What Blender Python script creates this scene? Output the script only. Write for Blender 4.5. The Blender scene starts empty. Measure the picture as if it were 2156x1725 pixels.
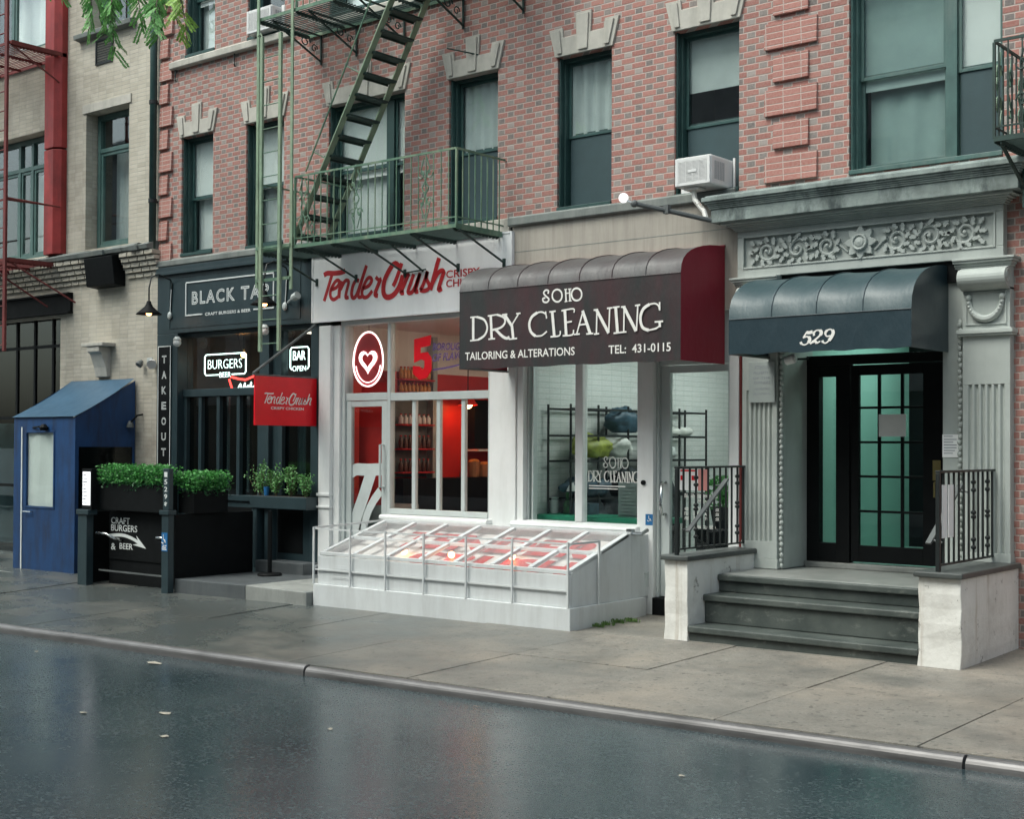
import bpy, bmesh, math, random
from mathutils import Vector, Matrix, noise
rnd = random.Random(11)
C = bpy.context.scene.collection
S = bpy.context.scene
PI = math.pi

# ---------------------------------------------------------------- camera, sky, sun, exposure
cd = bpy.data.cameras.new('camera'); cam = bpy.data.objects.new('camera', cd); C.objects.link(cam)
yaw, pit, rol = math.radians(39.1), math.radians(0.8), math.radians(0.25)
F = Vector((-math.sin(yaw)*math.cos(pit), math.cos(yaw)*math.cos(pit), math.sin(pit)))
Rt = Vector((math.cos(yaw), math.sin(yaw), 0)); Up = Rt.cross(F)
R2 = Rt*math.cos(rol)+Up*math.sin(rol); U2 = Up*math.cos(rol)-Rt*math.sin(rol)
M4 = Matrix((R2, U2, -F)).transposed().to_4x4(); M4.translation = Vector((0, -12.503, 1.75))
cam.matrix_world = M4
cd.sensor_width = 36; cd.lens = 36*2847/2156; cd.shift_y = 0.0166; cd.clip_start = .1; cd.clip_end = 2000
S.camera = cam

SUN_EL, SUN_AZ = math.radians(58), math.radians(205)      # azimuth from north, clockwise
w = bpy.data.worlds.new('World'); S.world = w; w.use_nodes = True
nt = w.node_tree; nt.nodes.clear()
out = nt.nodes.new('ShaderNodeOutputWorld'); bg = nt.nodes.new('ShaderNodeBackground')
sky = nt.nodes.new('ShaderNodeTexSky'); sky.sky_type = 'NISHITA'; sky.sun_disc = False
sky.sun_elevation = SUN_EL; sky.sun_rotation = SUN_AZ; sky.air_density = 1.0; sky.dust_density = 5.0; sky.ozone_density = 1.0
hs = nt.nodes.new('ShaderNodeHueSaturation'); hs.inputs['Saturation'].default_value = .6
tn = nt.nodes.new('ShaderNodeMix'); tn.data_type = 'RGBA'; tn.blend_type = 'MULTIPLY'; tn.inputs[0].default_value = 1; tn.inputs[7].default_value = (.90, 1.0, .965, 1)
nt.links.new(sky.outputs[0], hs.inputs['Color']); nt.links.new(hs.outputs[0], tn.inputs[6]); nt.links.new(tn.outputs[2], bg.inputs[0]); nt.links.new(bg.outputs[0], out.inputs[0])
bg.inputs[1].default_value = .12
sl = bpy.data.lights.new('sun', 'SUN'); sun = bpy.data.objects.new('sun', sl); C.objects.link(sun)
sl.energy = .8; sl.angle = math.radians(25); sl.color = (1, .975, .94)
d = Vector((math.sin(SUN_AZ)*math.cos(SUN_EL), math.cos(SUN_AZ)*math.cos(SUN_EL), math.sin(SUN_EL)))
sun.rotation_euler = d.to_track_quat('Z', 'Y').to_euler(); sun.location = d*40
S.view_settings.view_transform = 'Standard'; S.view_settings.look = 'None'; S.view_settings.gamma = 1
S.view_settings.exposure = 1.08

# ---------------------------------------------------------------- materials
MAT = {}
class NT:
    def __init__(s, name):
        s.m = bpy.data.materials.new(name); s.m.use_nodes = True; s.t = s.m.node_tree; s.t.nodes.clear()
        s.out = s.n('ShaderNodeOutputMaterial'); MAT[name] = s.m
    def n(s, ty): return s.t.nodes.new(ty)
    def l(s, a, b): s.t.links.new(a, b)
    def set(s, inp, v):
        if hasattr(v, 'is_linked') or isinstance(v, bpy.types.NodeSocket): s.l(v, inp)
        else: inp.default_value = v
    def math(s, op, a, b=None, c=None):
        nd = s.n('ShaderNodeMath'); nd.operation = op
        for k, v in enumerate((a, b, c)):
            if v is not None: s.set(nd.inputs[k], v)
        return nd.outputs[0]
    def mix(s, f, a, b):
        nd = s.n('ShaderNodeMix'); nd.data_type = 'RGBA'
        s.set(nd.inputs[0], f)
        for k, v in ((6, a), (7, b)): s.set(nd.inputs[k], v if not isinstance(v, tuple) else (*v[:3], 1))
        return nd.outputs[2]
    def pos(s):
        g = s.n('ShaderNodeNewGeometry'); return g.outputs['Position']
    def xyz(s):
        sp = s.n('ShaderNodeSeparateXYZ'); s.l(s.pos(), sp.inputs[0]); return sp.outputs
    def noise(s, scale, detail=4, rough=.6, stretch=None):
        nd = s.n('ShaderNodeTexNoise'); nd.inputs['Scale'].default_value = scale
        nd.inputs['Detail'].default_value = detail; nd.inputs['Roughness'].default_value = rough
        p = s.pos()
        if stretch:
            mp = s.n('ShaderNodeMapping'); mp.inputs['Scale'].default_value = stretch; s.l(p, mp.inputs[0]); p = mp.outputs[0]
        s.l(p, nd.inputs['Vector']); return nd.outputs[0]
    def ramp(s, v, a, b):            # linear remap a..b -> 0..1, clamped
        nd = s.n('ShaderNodeMapRange'); nd.inputs[1].default_value = a; nd.inputs[2].default_value = b
        s.l(v, nd.inputs[0]); return nd.outputs[0]
    def bsdf(s, col, rough=.6, metal=0, bump=None, bstr=.3, bdist=.01, coat=0, coatr=.1, spec=None):
        b = s.n('ShaderNodeBsdfPrincipled')
        s.set(b.inputs['Base Color'], (*col[:3], 1) if isinstance(col, tuple) else col)
        s.set(b.inputs['Roughness'], rough); b.inputs['Metallic'].default_value = metal
        b.inputs['Coat Weight'].default_value = coat; b.inputs['Coat Roughness'].default_value = coatr
        if spec is not None: b.inputs['Specular IOR Level'].default_value = spec
        if bump is not None:
            bp = s.n('ShaderNodeBump'); bp.inputs['Strength'].default_value = bstr; bp.inputs['Distance'].default_value = bdist
            s.l(bump, bp.inputs['Height']); s.l(bp.outputs[0], b.inputs['Normal'])
        s.l(b.outputs[0], s.out.inputs[0]); return b

def paint(name, col, rough=.5, var=.18, scale=3., dirt=None, dirtamt=.5, bstr=.12, bscale=60, metal=0, coat=0, streak=(3, 3, .5), spec=None):
    t = NT(name)
    a = tuple(c*(1-var) for c in col); b = tuple(min(1, c*(1+var)) for c in col)
    c = t.mix(t.ramp(t.noise(scale, 6, .65), .3, .7), a, b)
    if dirt:
        k = t.math('MULTIPLY', t.ramp(t.noise(1.6, 7, .7, streak), .46, .74), dirtamt)
        c = t.mix(k, c, dirt)
    r = t.math('ADD', t.math('MULTIPLY', t.noise(scale*2.3, 4), .24), rough-.12)
    t.bsdf(c, r, metal, t.noise(bscale, 3), bstr, .006, coat, spec=spec)
    return t.m

def emit(name, col, st):
    t = NT(name); e = t.n('ShaderNodeEmission'); e.inputs[0].default_value = (*col, 1); e.inputs[1].default_value = st
    t.l(e.outputs[0], t.out.inputs[0]); return t.m

def glass(name, tint=(.9, .95, .93), ior=1.55, rough=.0, wob=.0):
    t = NT(name); tr = t.n('ShaderNodeBsdfTransparent'); tr.inputs[0].default_value = (*tint, 1)
    gl = t.n('ShaderNodeBsdfGlossy'); gl.inputs['Roughness'].default_value = rough; gl.inputs[0].default_value = (.95, .97, .97, 1)
    lw = t.n('ShaderNodeLayerWeight'); lw.inputs[0].default_value = .5; fc = t.math('POWER', lw.outputs['Facing'], 5.)
    f0 = ((ior-1)/(ior+1))**2; f = t.math('MINIMUM', t.math('ADD', f0, t.math('MULTIPLY', fc, 1-f0)), 1.)
    if wob:
        bp = t.n('ShaderNodeBump'); bp.inputs['Strength'].default_value = wob; bp.inputs['Distance'].default_value = .02
        t.l(t.noise(1.3, 2), bp.inputs['Height']); t.l(bp.outputs[0], gl.inputs['Normal'])
    mx = t.n('ShaderNodeMixShader'); t.l(f, mx.inputs[0]); t.l(tr.outputs[0], mx.inputs[1]); t.l(gl.outputs[0], mx.inputs[2])
    t.l(mx.outputs[0], t.out.inputs[0]); return t.m

def brick(name, header=True, ca=(.31, .118, .096), cb=(.40, .170, .138), h0=(.145, .128, .122), h1=(.34, .30, .275), mortar=(.44, .365, .33), rep=.282, course=.0677, soot=.25, joint=.10, patch=None):
    t = NT(name); x, y, z = t.xyz()
    row = t.math('FLOOR', t.math('DIVIDE', z, course)); fz = t.math('FRACT', t.math('DIVIDE', z, course))
    u = t.math('ADD', t.math('DIVIDE', t.math('ADD', x, y), rep), t.math('MULTIPLY', t.math('MODULO', t.math('ABSOLUTE', row), 2.), .5))
    fu = t.math('FRACT', u); col = t.math('FLOOR', u)
    sp = .66 if header else .5
    ish = t.math('GREATER_THAN', fu, sp)
    # distance to the nearest vertical joint, in metres
    d = t.math('MINIMUM', t.math('MINIMUM', fu, t.math('SUBTRACT', 1., fu)), t.math('ABSOLUTE', t.math('SUBTRACT', fu, sp)))
    dv = t.math('MULTIPLY', d, rep); dh = t.math('MULTIPLY', t.math('MINIMUM', fz, t.math('SUBTRACT', 1., fz)), course)
    dm = t.math('ADD', t.math('MINIMUM', dv, dh), t.math('MULTIPLY', t.math('SUBTRACT', t.noise(35, 3), .5), .006))
    mor = t.math('SUBTRACT', 1., t.ramp(dm, joint*course*.55, joint*course*1.25))
    wn = t.n('ShaderNodeTexWhiteNoise'); wn.noise_dimensions = '3D'
    cx = t.n('ShaderNodeCombineXYZ'); t.l(col, cx.inputs[0]); t.l(row, cx.inputs[1]); t.l(ish, cx.inputs[2]); t.l(cx.outputs[0], wn.inputs[0])
    st = t.mix(wn.outputs[0], ca, cb)
    if header:
        hd = t.mix(t.math('POWER', wn.outputs[0], 1.3), h0, h1); c = t.mix(ish, st, hd)
    else: c = st
    c = t.mix(t.math('MULTIPLY', t.ramp(t.noise(40, 4), .35, .75), .3), c, (.5, .42, .38))
    c = t.mix(mor, c, mortar)
    k = t.math('MULTIPLY', t.ramp(t.noise(.55, 6, .65, (1, 1, .6)), .42, .75), soot)
    c = t.mix(k, c, (.12, .10, .09))
    hgt = t.math('ADD', t.math('SUBTRACT', 1., mor), t.math('MULTIPLY', t.noise(70, 3), .3))
    if patch: c = t.mix(t.math('MULTIPLY', t.ramp(t.noise(2.2, 6, .7), .48, .70), .55), c, patch)
    t.bsdf(c, .85, 0, hgt, .5, .008); return t.m

brick('brick')
brick('brick_quoin', False, (.33, .125, .10), (.40, .17, .14), mortar=(.47, .37, .33), rep=.40, soot=.15, joint=.09)
brick('beige_brick', False, (.44, .405, .325), (.55, .51, .42), mortar=(.36, .35, .31), rep=.42, course=.064, soot=.6, joint=.06, patch=(.60, .57, .49))
brick('pale_brick', False, (.64, .69, .665), (.70, .74, .715), mortar=(.50, .57, .54), rep=.44, course=.07, soot=.0, joint=.06)
paint('limestone', (.47, .45, .40), .8, .15, 4, (.22, .21, .18), .5)
paint('belt_stone', (.17, .19, .18), .75, .25, 3, (.33, .33, .30), .5)
paint('stucco', (.38, .35, .305), .85, .08, 1.5, (.20, .18, .155), .55, .2, 90, streak=(6, 6, .45))
paint('portal_stone', (.42, .455, .43), .6, .1, 2.5, (.22, .25, .24), .35)
paint('cornice_stone', (.24, .285, .27), .7, .45, 3.2, (.045, .062, .062), 1.3, streak=(2.5, 2.5, 1.2))
paint('window_green', (.026, .066, .062), .45, .2, 5)
paint('window_teal', (.06, .125, .115), .45, .2, 5, (.25, .28, .25), .3)
paint('sash_green', (.035, .085, .08), .4, .2, 5)
paint('dark_front', (.021, .040, .047), .42, .15, 3, (.05, .07, .075), .3)
paint('near_black', (.0045, .0055, .006), .6, .25, 4, spec=.15)
paint('black_iron', (.012, .016, .016), .45, .25, 8)
paint('white_paint', (.76, .77, .76), .45, .05, 2, (.50, .50, .47), .35)
paint('grey_metal', (.50, .54, .53), .4, .06, 4)
paint('hatch_paint', (.60, .625, .63), .5, .05, 2.5, (.36, .36, .35), .45)
paint('rail_paint', (.58, .60, .60), .45, .05, 3)
paint('sign_white', (.88, .89, .89), .4, .03, 2, (.55, .55, .53), .25)
paint('sign_red', (.50, .02, .025), .45, .06, 4)
paint('blade_red', (.74, .004, .014), .35, .1, 3)
paint('lettering_white', (.80, .78, .74), .5, .06, 8)
paint('lettering_grey', (.66, .69, .68), .5, .08, 8)
paint('fire_escape_pale', (.22, .31, .21), .5, .25, 6, (.36, .38, .26), .7)
paint('fire_escape_green', (.10, .19, .13), .5, .25, 6, (.33, .36, .24), .7)
paint('fire_escape_dark', (.02, .045, .038), .6, .3, 6)
paint('rust_red', (.16, .025, .022), .6, .25, 5, (.06, .012, .012), .6)
paint('column_red', (.33, .030, .028), .5, .25, 2.5, (.09, .012, .012), .7)
paint('booth_blue', (.007, .050, .155), .6, .25, 1.6, (.012, .016, .035), .95, .3, 40)
paint('vinyl_roof', (.055, .12, .19), .35, .12, 3)
paint('iron_grey', (.10, .11, .11), .5, .2, 6)
paint('chrome', (.6, .62, .62), .25, .05, 5, metal=1)
paint('brass', (.45, .36, .16), .35, .1, 5, metal=1)
paint('ac_white', (.72, .72, .71), .45, .04, 5, (.5, .5, .48), .3)
paint('ac_grille', (.40, .41, .42), .5, .05, 5)
paint('concrete', (.26, .27, .255), .7, .2, 2.5, (.10, .11, .11), .6)
paint('dark_concrete', (.075, .085, .09), .5, .25, 2, (.14, .15, .15), .5)
t = NT('cheek_white')
c = t.mix(t.ramp(t.noise(2.5, 5, .6), .3, .7), (.66, .65, .61), (.78, .77, .73))
c = t.mix(t.math('MULTIPLY', t.ramp(t.noise(1., 6, .7, (9, 9, .55)), .56, .74), .75), c, (.40, .34, .26))
c = t.mix(t.math('MULTIPLY', t.ramp(t.noise(3.2, 6, .65), .50, .72), .45), c, (.42, .40, .36))
chp = t.ramp(t.noise(4.5, 8, .72), .615, .635); c = t.mix(t.math('MULTIPLY', chp, .85), c, (.30, .285, .26))
t.bsdf(c, .7, 0, t.math('SUBTRACT', t.noise(30, 4), chp), .4, .008)
paint('cap_stone', (.06, .068, .066), .45, .3, 5)
paint('paper', (.86, .86, .85), .7, .04, 6)
paint('paper_ink', (.25, .27, .30), .7, .1, 6)
paint('decal_purple', (.10, .06, .22), .5, .1, 6)
paint('blue_decal', (.02, .14, .34), .4, .1, 6)
paint('pink_paper', (.72, .30, .27), .6, .08, 6)
paint('cloth_white', (.86, .87, .85), .8, .05, 3)
paint('cloth_grey', (.56, .60, .59), .8, .1, 3)
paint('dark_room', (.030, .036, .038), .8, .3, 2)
paint('bar_wall', (.13, .125, .115), .8, .3, 1.2)
paint('cloth_teal', (.30, .40, .385), .8, .08, 3)
paint('screen_mesh', (.030, .062, .070), .6, .1, 3)
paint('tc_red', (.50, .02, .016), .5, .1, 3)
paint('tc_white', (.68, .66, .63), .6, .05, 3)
paint('tc_grey', (.32, .36, .35), .5, .1, 4)
paint('sauce_orange', (.55, .22, .05), .3, .3, 9)
paint('sauce_dark', (.09, .035, .025), .3, .3, 9)
paint('wood_warm', (.32, .15, .07), .5, .2, 5)
paint('lobby_teal', (.30, .50, .44), .7, .06, 1)
paint('counter_green', (.02, .26, .15), .35, .15, 4)
paint('bag_green', (.24, .28, .04), .5, .45, 12)
paint('bag_blue', (.03, .07, .10), .5, .4, 9)
paint('bag_dark', (.03, .045, .05), .7, .5, 6)
paint('bag_white', (.6, .62, .58), .5, .2, 9)
paint('room_pale', (.57, .62, .595), .8, .06, 1.5)
paint('stem_brown', (.10, .075, .045), .8, .25, 20)
paint('bark', (.12, .10, .08), .9, .3, 12, bstr=.6, bscale=18)
paint('soil', (.03, .024, .018), .9, .3, 20)
paint('tarp', (.20, .23, .23), .5, .25, 4)
paint('opposite_brick', (.30, .29, .28), .85, .2, 2)
paint('opposite_glass', (.03, .035, .04), .15, .2, 2)
paint('litter', (.36, .33, .27), .7, .25, 30)
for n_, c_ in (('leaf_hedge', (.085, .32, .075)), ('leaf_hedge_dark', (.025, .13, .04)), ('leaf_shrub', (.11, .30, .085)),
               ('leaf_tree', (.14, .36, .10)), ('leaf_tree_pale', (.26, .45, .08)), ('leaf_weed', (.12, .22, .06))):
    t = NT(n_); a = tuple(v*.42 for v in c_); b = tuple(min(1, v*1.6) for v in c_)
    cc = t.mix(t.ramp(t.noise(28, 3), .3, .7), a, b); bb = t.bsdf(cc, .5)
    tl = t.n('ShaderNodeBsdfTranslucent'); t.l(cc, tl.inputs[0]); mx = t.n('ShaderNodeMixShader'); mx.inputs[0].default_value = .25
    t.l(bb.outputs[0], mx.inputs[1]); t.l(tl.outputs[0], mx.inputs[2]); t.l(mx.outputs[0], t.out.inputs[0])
glass('glass_upper', (.93, .96, .955), 1.85, .03, .03)
glass('glass_shop', (.93, .96, .95), 1.68, .0, .02)
glass('glass_dark', (.45, .52, .53), 1.62, .0, .03)
glass('glass_hatch', (.9, .92, .92), 1.5, .12)
t = NT('glass_sky_haze'); tr = t.n('ShaderNodeBsdfTransparent'); df_ = t.n('ShaderNodeBsdfPrincipled'); df_.inputs['Base Color'].default_value = (.55, .55, .56, 1); df_.inputs['Roughness'].default_value = .15  # pale base mixed in stands in for sky reflected on the lid
mx = t.n('ShaderNodeMixShader'); t.l(t.math('ADD', .10, t.math('MULTIPLY', t.noise(7, 5), .36)), mx.inputs[0]); t.l(tr.outputs[0], mx.inputs[1]); t.l(df_.outputs[0], mx.inputs[2]); t.l(mx.outputs[0], t.out.inputs[0])
glass('vinyl_clear', (.45, .48, .47), 1.5, .15, .1)
emit('neon_white', (.74, 1, .93), 2.); emit('neon_red', (1, .05, .04), 2.5); emit('neon_oval', (1, .75, .75), 1.6)
emit('bulb_warm', (1, .42, .13), 7.); emit('fill_dim', (1, .86, .7), 1.5); emit('tube_cool', (.95, 1, .97), 5.); emit('tube_warm', (1, .74, .55), 4.5)
emit('tube_teal', (.75, 1, .92), 2.4); emit('menu_light', (.95, .97, 1), .9)
emit('dome_glow_white', (1, 1, 1), .6); emit('heat_lamp', (1, .38, .12), 24)

t = NT('asphalt')
n1 = t.noise(.5, 5, .55); n2 = t.noise(45, 2, .5); n3 = t.noise(2.2, 5, .6)
c = t.mix(t.ramp(n1, .35, .7), (.021, .037, .044), (.046, .066, .072)); c = t.mix(t.math('MULTIPLY', t.ramp(n2, .58, .68), .6), c, (.10, .125, .13)); c = t.mix(t.math('MULTIPLY', t.ramp(t.noise(60, 2, .7), .40, .30), .5), c, (.010, .016, .019))
c = t.mix(t.math('MULTIPLY', t.ramp(n3, .55, .75), .4), c, (.016, .024, .028))
msk = t.math('MULTIPLY', t.ramp(n2, .53, .63), t.ramp(t.noise(1.1, 5, .6), .30, .60)); c = t.mix(t.math('MULTIPLY', msk, .4), c, (.080, .106, .112))
r = t.math('ADD', t.math('MULTIPLY', t.ramp(n1, .3, .72), .10), t.math('ADD', t.math('MULTIPLY', n3, .10), .12))
r = t.math('ADD', r, t.math('MULTIPLY', msk, .17))
t.bsdf(c, r, 0, n2, .08, .004, spec=.70)
t = NT('pavement')
n1 = t.noise(.75, 6, .62, (1, 1.5, 1)); n2 = t.noise(120, 3, .7); n3 = t.noise(6, 5, .6); x, y, z = t.xyz()
wet = t.math('ADD', t.ramp(x, -6.5, -12.), t.math('MULTIPLY', t.math('SUBTRACT', n1, .5), 2.0))
wet = t.math('MAXIMUM', t.math('MINIMUM', wet, 1.), 0.)
c = t.mix(t.ramp(n3, .3, .7), (.215, .193, .163), (.30, .276, .238)); c = t.mix(t.math('MULTIPLY', t.ramp(t.noise(42, 3, .8), .42, .62), .55), c, (.12, .112, .10)); c = t.mix(t.math('MULTIPLY', t.ramp(t.noise(55, 2, .7), .60, .68), .5), c, (.42, .40, .36))
wn = t.n('ShaderNodeTexWhiteNoise'); wn.noise_dimensions = '2D'; cx = t.n('ShaderNodeCombineXYZ')
t.l(t.math('FLOOR', t.math('DIVIDE', t.math('ADD', x, 4.86), 1.47)), cx.inputs[0]); t.l(t.math('FLOOR', t.math('DIVIDE', y, 1.435)), cx.inputs[1]); t.l(cx.outputs[0], wn.inputs[0])
c = t.mix(t.math('MULTIPLY', wn.outputs[0], .55), c, (.15, .145, .13)); c = t.mix(t.math('MULTIPLY', t.ramp(t.noise(.9, 4, .6), .48, .66), .5), c, (.30, .255, .205))
c = t.mix(t.math('MULTIPLY', wet, .88), c, (.052, .066, .067)); c = t.mix(t.math('MULTIPLY', t.ramp(t.noise(1.7, 6, .7), .50, .72), .6), c, (.085, .085, .078))
c = t.mix(t.math('MULTIPLY', t.ramp(t.noise(18, 1, .5), .655, .68), .6), c, (.06, .06, .056))
t.bsdf(c, t.math('SUBTRACT', .56, t.math('MULTIPLY', wet, .30)), 0, t.math('ADD', n2, n3), .25, .004)
t = NT('kerb_steel')
n1 = t.noise(4, 5, .6, (.4, 2, 2)); c = t.mix(t.ramp(n1, .3, .7), (.10, .097, .096), (.24, .232, .23))
t.bsdf(c, .46, .6, t.noise(60, 3), .15, .003)
t = NT('slate_step')
n1 = t.noise(2.2, 6, .65); c = t.mix(t.ramp(n1, .3, .72), (.035, .045, .043), (.10, .115, .105))
c = t.mix(t.math('MULTIPLY', t.ramp(t.noise(5, 6, .7, (1, 1, 2.)), .58, .72), .6), c, (.24, .25, .23))
t.bsdf(c, t.math('ADD', .22, t.math('MULTIPLY', n1, .4)), 0, t.noise(50, 4), .25, .005)
t = NT('landing_stone')
c = t.mix(t.ramp(t.noise(2.5, 6, .65), .3, .72), (.16, .17, .16), (.30, .305, .29)); t.bsdf(c, .4, 0, t.noise(60, 4), .2, .004)
def awning_mat(name, ca, cb, k, rough, coat=1., coatr=.36):
    t = NT(name); n1 = t.noise(1.9, 6, .65, (1.9, 1, .5)); c = t.mix(t.math('MULTIPLY', t.ramp(n1, .40, .80), k), ca, cb)
    t.bsdf(c, rough, 0, t.noise(2.6, 5, .6, (2.2, 1, .8)), .45, .04, coat=coat, coatr=coatr)
awning_mat('vinyl_maroon_black', (.024, .026, .0255), (.085, .012, .020), .62, .5, .6, .3)
awning_mat('vinyl_maroon', (.25, .005, .022), (.28, .010, .032), .6, .6, .1, .4)
awning_mat('vinyl_navy', (.008, .027, .038), (.012, .036, .048), .6, .5, .6, .3)
awning_mat('vinyl_sky_sheen', (.072, .070, .070), (.050, .032, .034), .8, .5, .3, .4)  # paler than the front: sky sheen on the curved top, put into the colour
awning_mat('vinyl_navy_sky_sheen', (.024, .055, .064), (.045, .078, .085), .8, .5, .3, .4)  # navy top, sky sheen likewise put into the colour

# ---------------------------------------------------------------- mesh helpers
class MB:
    def __init__(s): s.v = []; s.f = []
    def add(s, vs, fs):
        o = len(s.v); s.v += [Vector(v) for v in vs]; s.f += [tuple(i+o for i in f) for f in fs]; return s
    def box(s, x0, x1, y0, y1, z0, z1):
        return s.add([(x, y, z) for x in (x0, x1) for y in (y0, y1) for z in (z0, z1)],
                     [(0, 1, 3, 2), (4, 6, 7, 5), (0, 4, 5, 1), (2, 3, 7, 6), (0, 2, 6, 4), (1, 5, 7, 3)])
    def quad(s, *p): return s.add(p, [tuple(range(len(p)))])
    def prism(s, pts, vec):                       # pts: 3-D outline, extruded by vec
        n = len(pts); v = Vector(vec); a = [Vector(p) for p in pts]
        return s.add(a+[p+v for p in a], [tuple(range(n)), tuple(range(2*n-1, n-1, -1))]+[(i, (i+1) % n, n+(i+1) % n, n+i) for i in range(n)])
    def pyz(s, poly, x0, x1): return s.prism([(x0, y, z) for y, z in poly], (x1-x0, 0, 0))
    def pxz(s, poly, y0, y1): return s.prism([(x, y0, z) for x, z in poly], (0, y1-y0, 0))
    def pxy(s, poly, z0, z1): return s.prism([(x, y, z0) for x, y in poly], (0, 0, z1-z0))
    def path(s, pts, r, n=8, caps=True):
        pts = [Vector(p) for p in pts]; m = len(pts); rr = r if isinstance(r, (list, tuple)) else [r]*m
        prev = None; rings = []
        for i, p in enumerate(pts):
            t = (pts[min(i+1, m-1)]-pts[max(i-1, 0)])
            t = t.normalized() if t.length > 1e-9 else Vector((0, 0, 1))
            if prev is None: a = t.orthogonal().normalized()
            else:
                a = prev-t*prev.dot(t); a = a.normalized() if a.length > 1e-6 else t.orthogonal().normalized()
            prev = a; b = t.cross(a)
            rings.append([p+(a*math.cos(2*PI*k/n+PI/n)+b*math.sin(2*PI*k/n+PI/n))*rr[i] for k in range(n)])
        o = len(s.v)
        for q in rings: s.v += q
        for i in range(m-1):
            for k in range(n):
                s.f.append((o+i*n+k, o+i*n+(k+1) % n, o+(i+1)*n+(k+1) % n, o+(i+1)*n+k))
        if caps:
            s.f.append(tuple(o+k for k in range(n))[::-1]); s.f.append(tuple(o+(m-1)*n+k for k in range(n)))
        return s
    def bar(s, a, b, w, h=None):                  # rectangular bar between two points
        a, b = Vector(a), Vector(b); t = (b-a).normalized(); h = h or w
        u = Vector((0, 1, 0)).cross(t); u = u.normalized() if u.length > 1e-4 else Vector((1, 0, 0)); v = t.cross(u)
        q = [u*(w/2)*i+v*(h/2)*j for i, j in ((-1, -1), (1, -1), (1, 1), (-1, 1))]
        return s.add([a+x for x in q]+[b+x for x in q], [(3, 2, 1, 0), (4, 5, 6, 7), (0, 1, 5, 4), (1, 2, 6, 5), (2, 3, 7, 6), (3, 0, 4, 7)])
    def sphere(s, c, r, nu=12, nv=8, sc=(1, 1, 1)):
        vs = []; fs = []; c = Vector(c)
        for j in range(nv+1):
            th = PI*j/nv
            for i in range(nu):
                ph = 2*PI*i/nu; vs.append(c+Vector((math.sin(th)*math.cos(ph)*sc[0], math.sin(th)*math.sin(ph)*sc[1], math.cos(th)*sc[2]))*r)
        for j in range(nv):
            for i in range(nu):
                fs.append((j*nu+i, (j+1)*nu+i, (j+1)*nu+(i+1) % nu, j*nu+(i+1) % nu))
        return s.add(vs, fs)
    def lathe(s, prof, base=(0, 0, 0), n=16, tilt=None):  # prof: (r, h) along z
        b = Vector(base); vs = []; fs = []; m = len(prof)
        for r, h in prof:
            for i in range(n):
                q = Vector((r*math.cos(2*PI*i/n), r*math.sin(2*PI*i/n), h))
                vs.append(b+(tilt @ q if tilt else q))
        for j in range(m-1):
            for i in range(n): fs.append((j*n+i, j*n+(i+1) % n, (j+1)*n+(i+1) % n, (j+1)*n+i))
        fs.append(tuple(range(n))[::-1]); fs.append(tuple((m-1)*n+i for i in range(n)))
        return s.add(vs, fs)
    def ribbon(s, strokes, org, y, th=.0015, k=1., kz=None):        # flat painted strokes on a plane facing -y
        kz = kz or k
        for q, (wd, pts) in enumerate(strokes):
            P = [Vector((org[0]+px*k, org[1]+pz*kz)) for px, pz in pts]
            if len(P) > 2:                        # smooth the trace
                o = [P[0]]
                for i in range(len(P)-1):
                    p0, p1, p2, p3 = P[max(i-1, 0)], P[i], P[i+1], P[min(i+2, len(P)-1)]
                    for f in (.25, .5, .75, 1.):
                        o.append(.5*((2*p1)+(p2-p0)*f+(2*p0-5*p1+4*p2-p3)*f*f+(3*p1-p0-3*p2+p3)*f**3))
                P = o
            h = wd*k/2; yy = y-th-.00022*q; L = []; Rr = []
            for i, p in enumerate(P):
                tt = (P[min(i+1, len(P)-1)]-P[max(i-1, 0)]); tt = tt.normalized() if tt.length > 1e-9 else Vector((1, 0))
                nn = Vector((-tt.y, tt.x))*h; L.append(p+nn); Rr.append(p-nn)
            n = len(P); vs = [(a.x, yy, a.y) for a in L]+[(a.x, yy, a.y) for a in Rr]
            s.add(vs, [(i, i+1, n+i+1, n+i) for i in range(n-1)])
        return s

ROOT = {}
def tag(o, label=None, cat=None, group=None, kind=None):
    if label: o['label'] = label
    if cat: o['category'] = cat
    if group: o['group'] = group
    if kind: o['kind'] = kind
    return o
def thing(name, label, cat, loc, group=None):
    o = bpy.data.objects.new(name, None); C.objects.link(o); o.location = loc; o.empty_display_size = .2
    ROOT[o.name] = Vector(loc); return tag(o, label, cat, group)
def build(mb, name, mat, parent=None, bevel=0, smooth=False, label=None):
    vs = mb.v
    if parent is not None: org = ROOT[parent.name]
    else:
        xs = [v.x for v in vs]; ys = [v.y for v in vs]; zs = [v.z for v in vs]
        org = Vector(((min(xs)+max(xs))/2, (min(ys)+max(ys))/2, min(zs)))
    me = bpy.data.meshes.new(name); me.from_pydata([tuple(v-org) for v in vs], [], mb.f)
    bm = bmesh.new(); bm.from_mesh(me); bmesh.ops.delete(bm, geom=[q for q in bm.verts if not q.link_faces], context='VERTS'); bmesh.ops.recalc_face_normals(bm, faces=bm.faces); bm.to_mesh(me); bm.free()
    me.materials.append(MAT[mat]); o = bpy.data.objects.new(name, me); C.objects.link(o)
    ROOT[o.name] = org
    if parent is not None: o.parent = parent
    else: o.location = org
    if smooth:
        for p in me.polygons: p.use_smooth = True
    if bevel:
        b = o.modifiers.new('bevel', 'BEVEL'); b.width = bevel; b.segments = 2; b.limit_method = 'ANGLE'; b.angle_limit = .6
    if label: o['label'] = label
    return o
def solo(mb, name, mat, label, cat, group=None, **k): return tag(build(mb, name, mat, **k), label, cat, group)
def struct(mb, name, mat, **k): return tag(build(mb, name, mat, **k), kind='structure')
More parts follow.
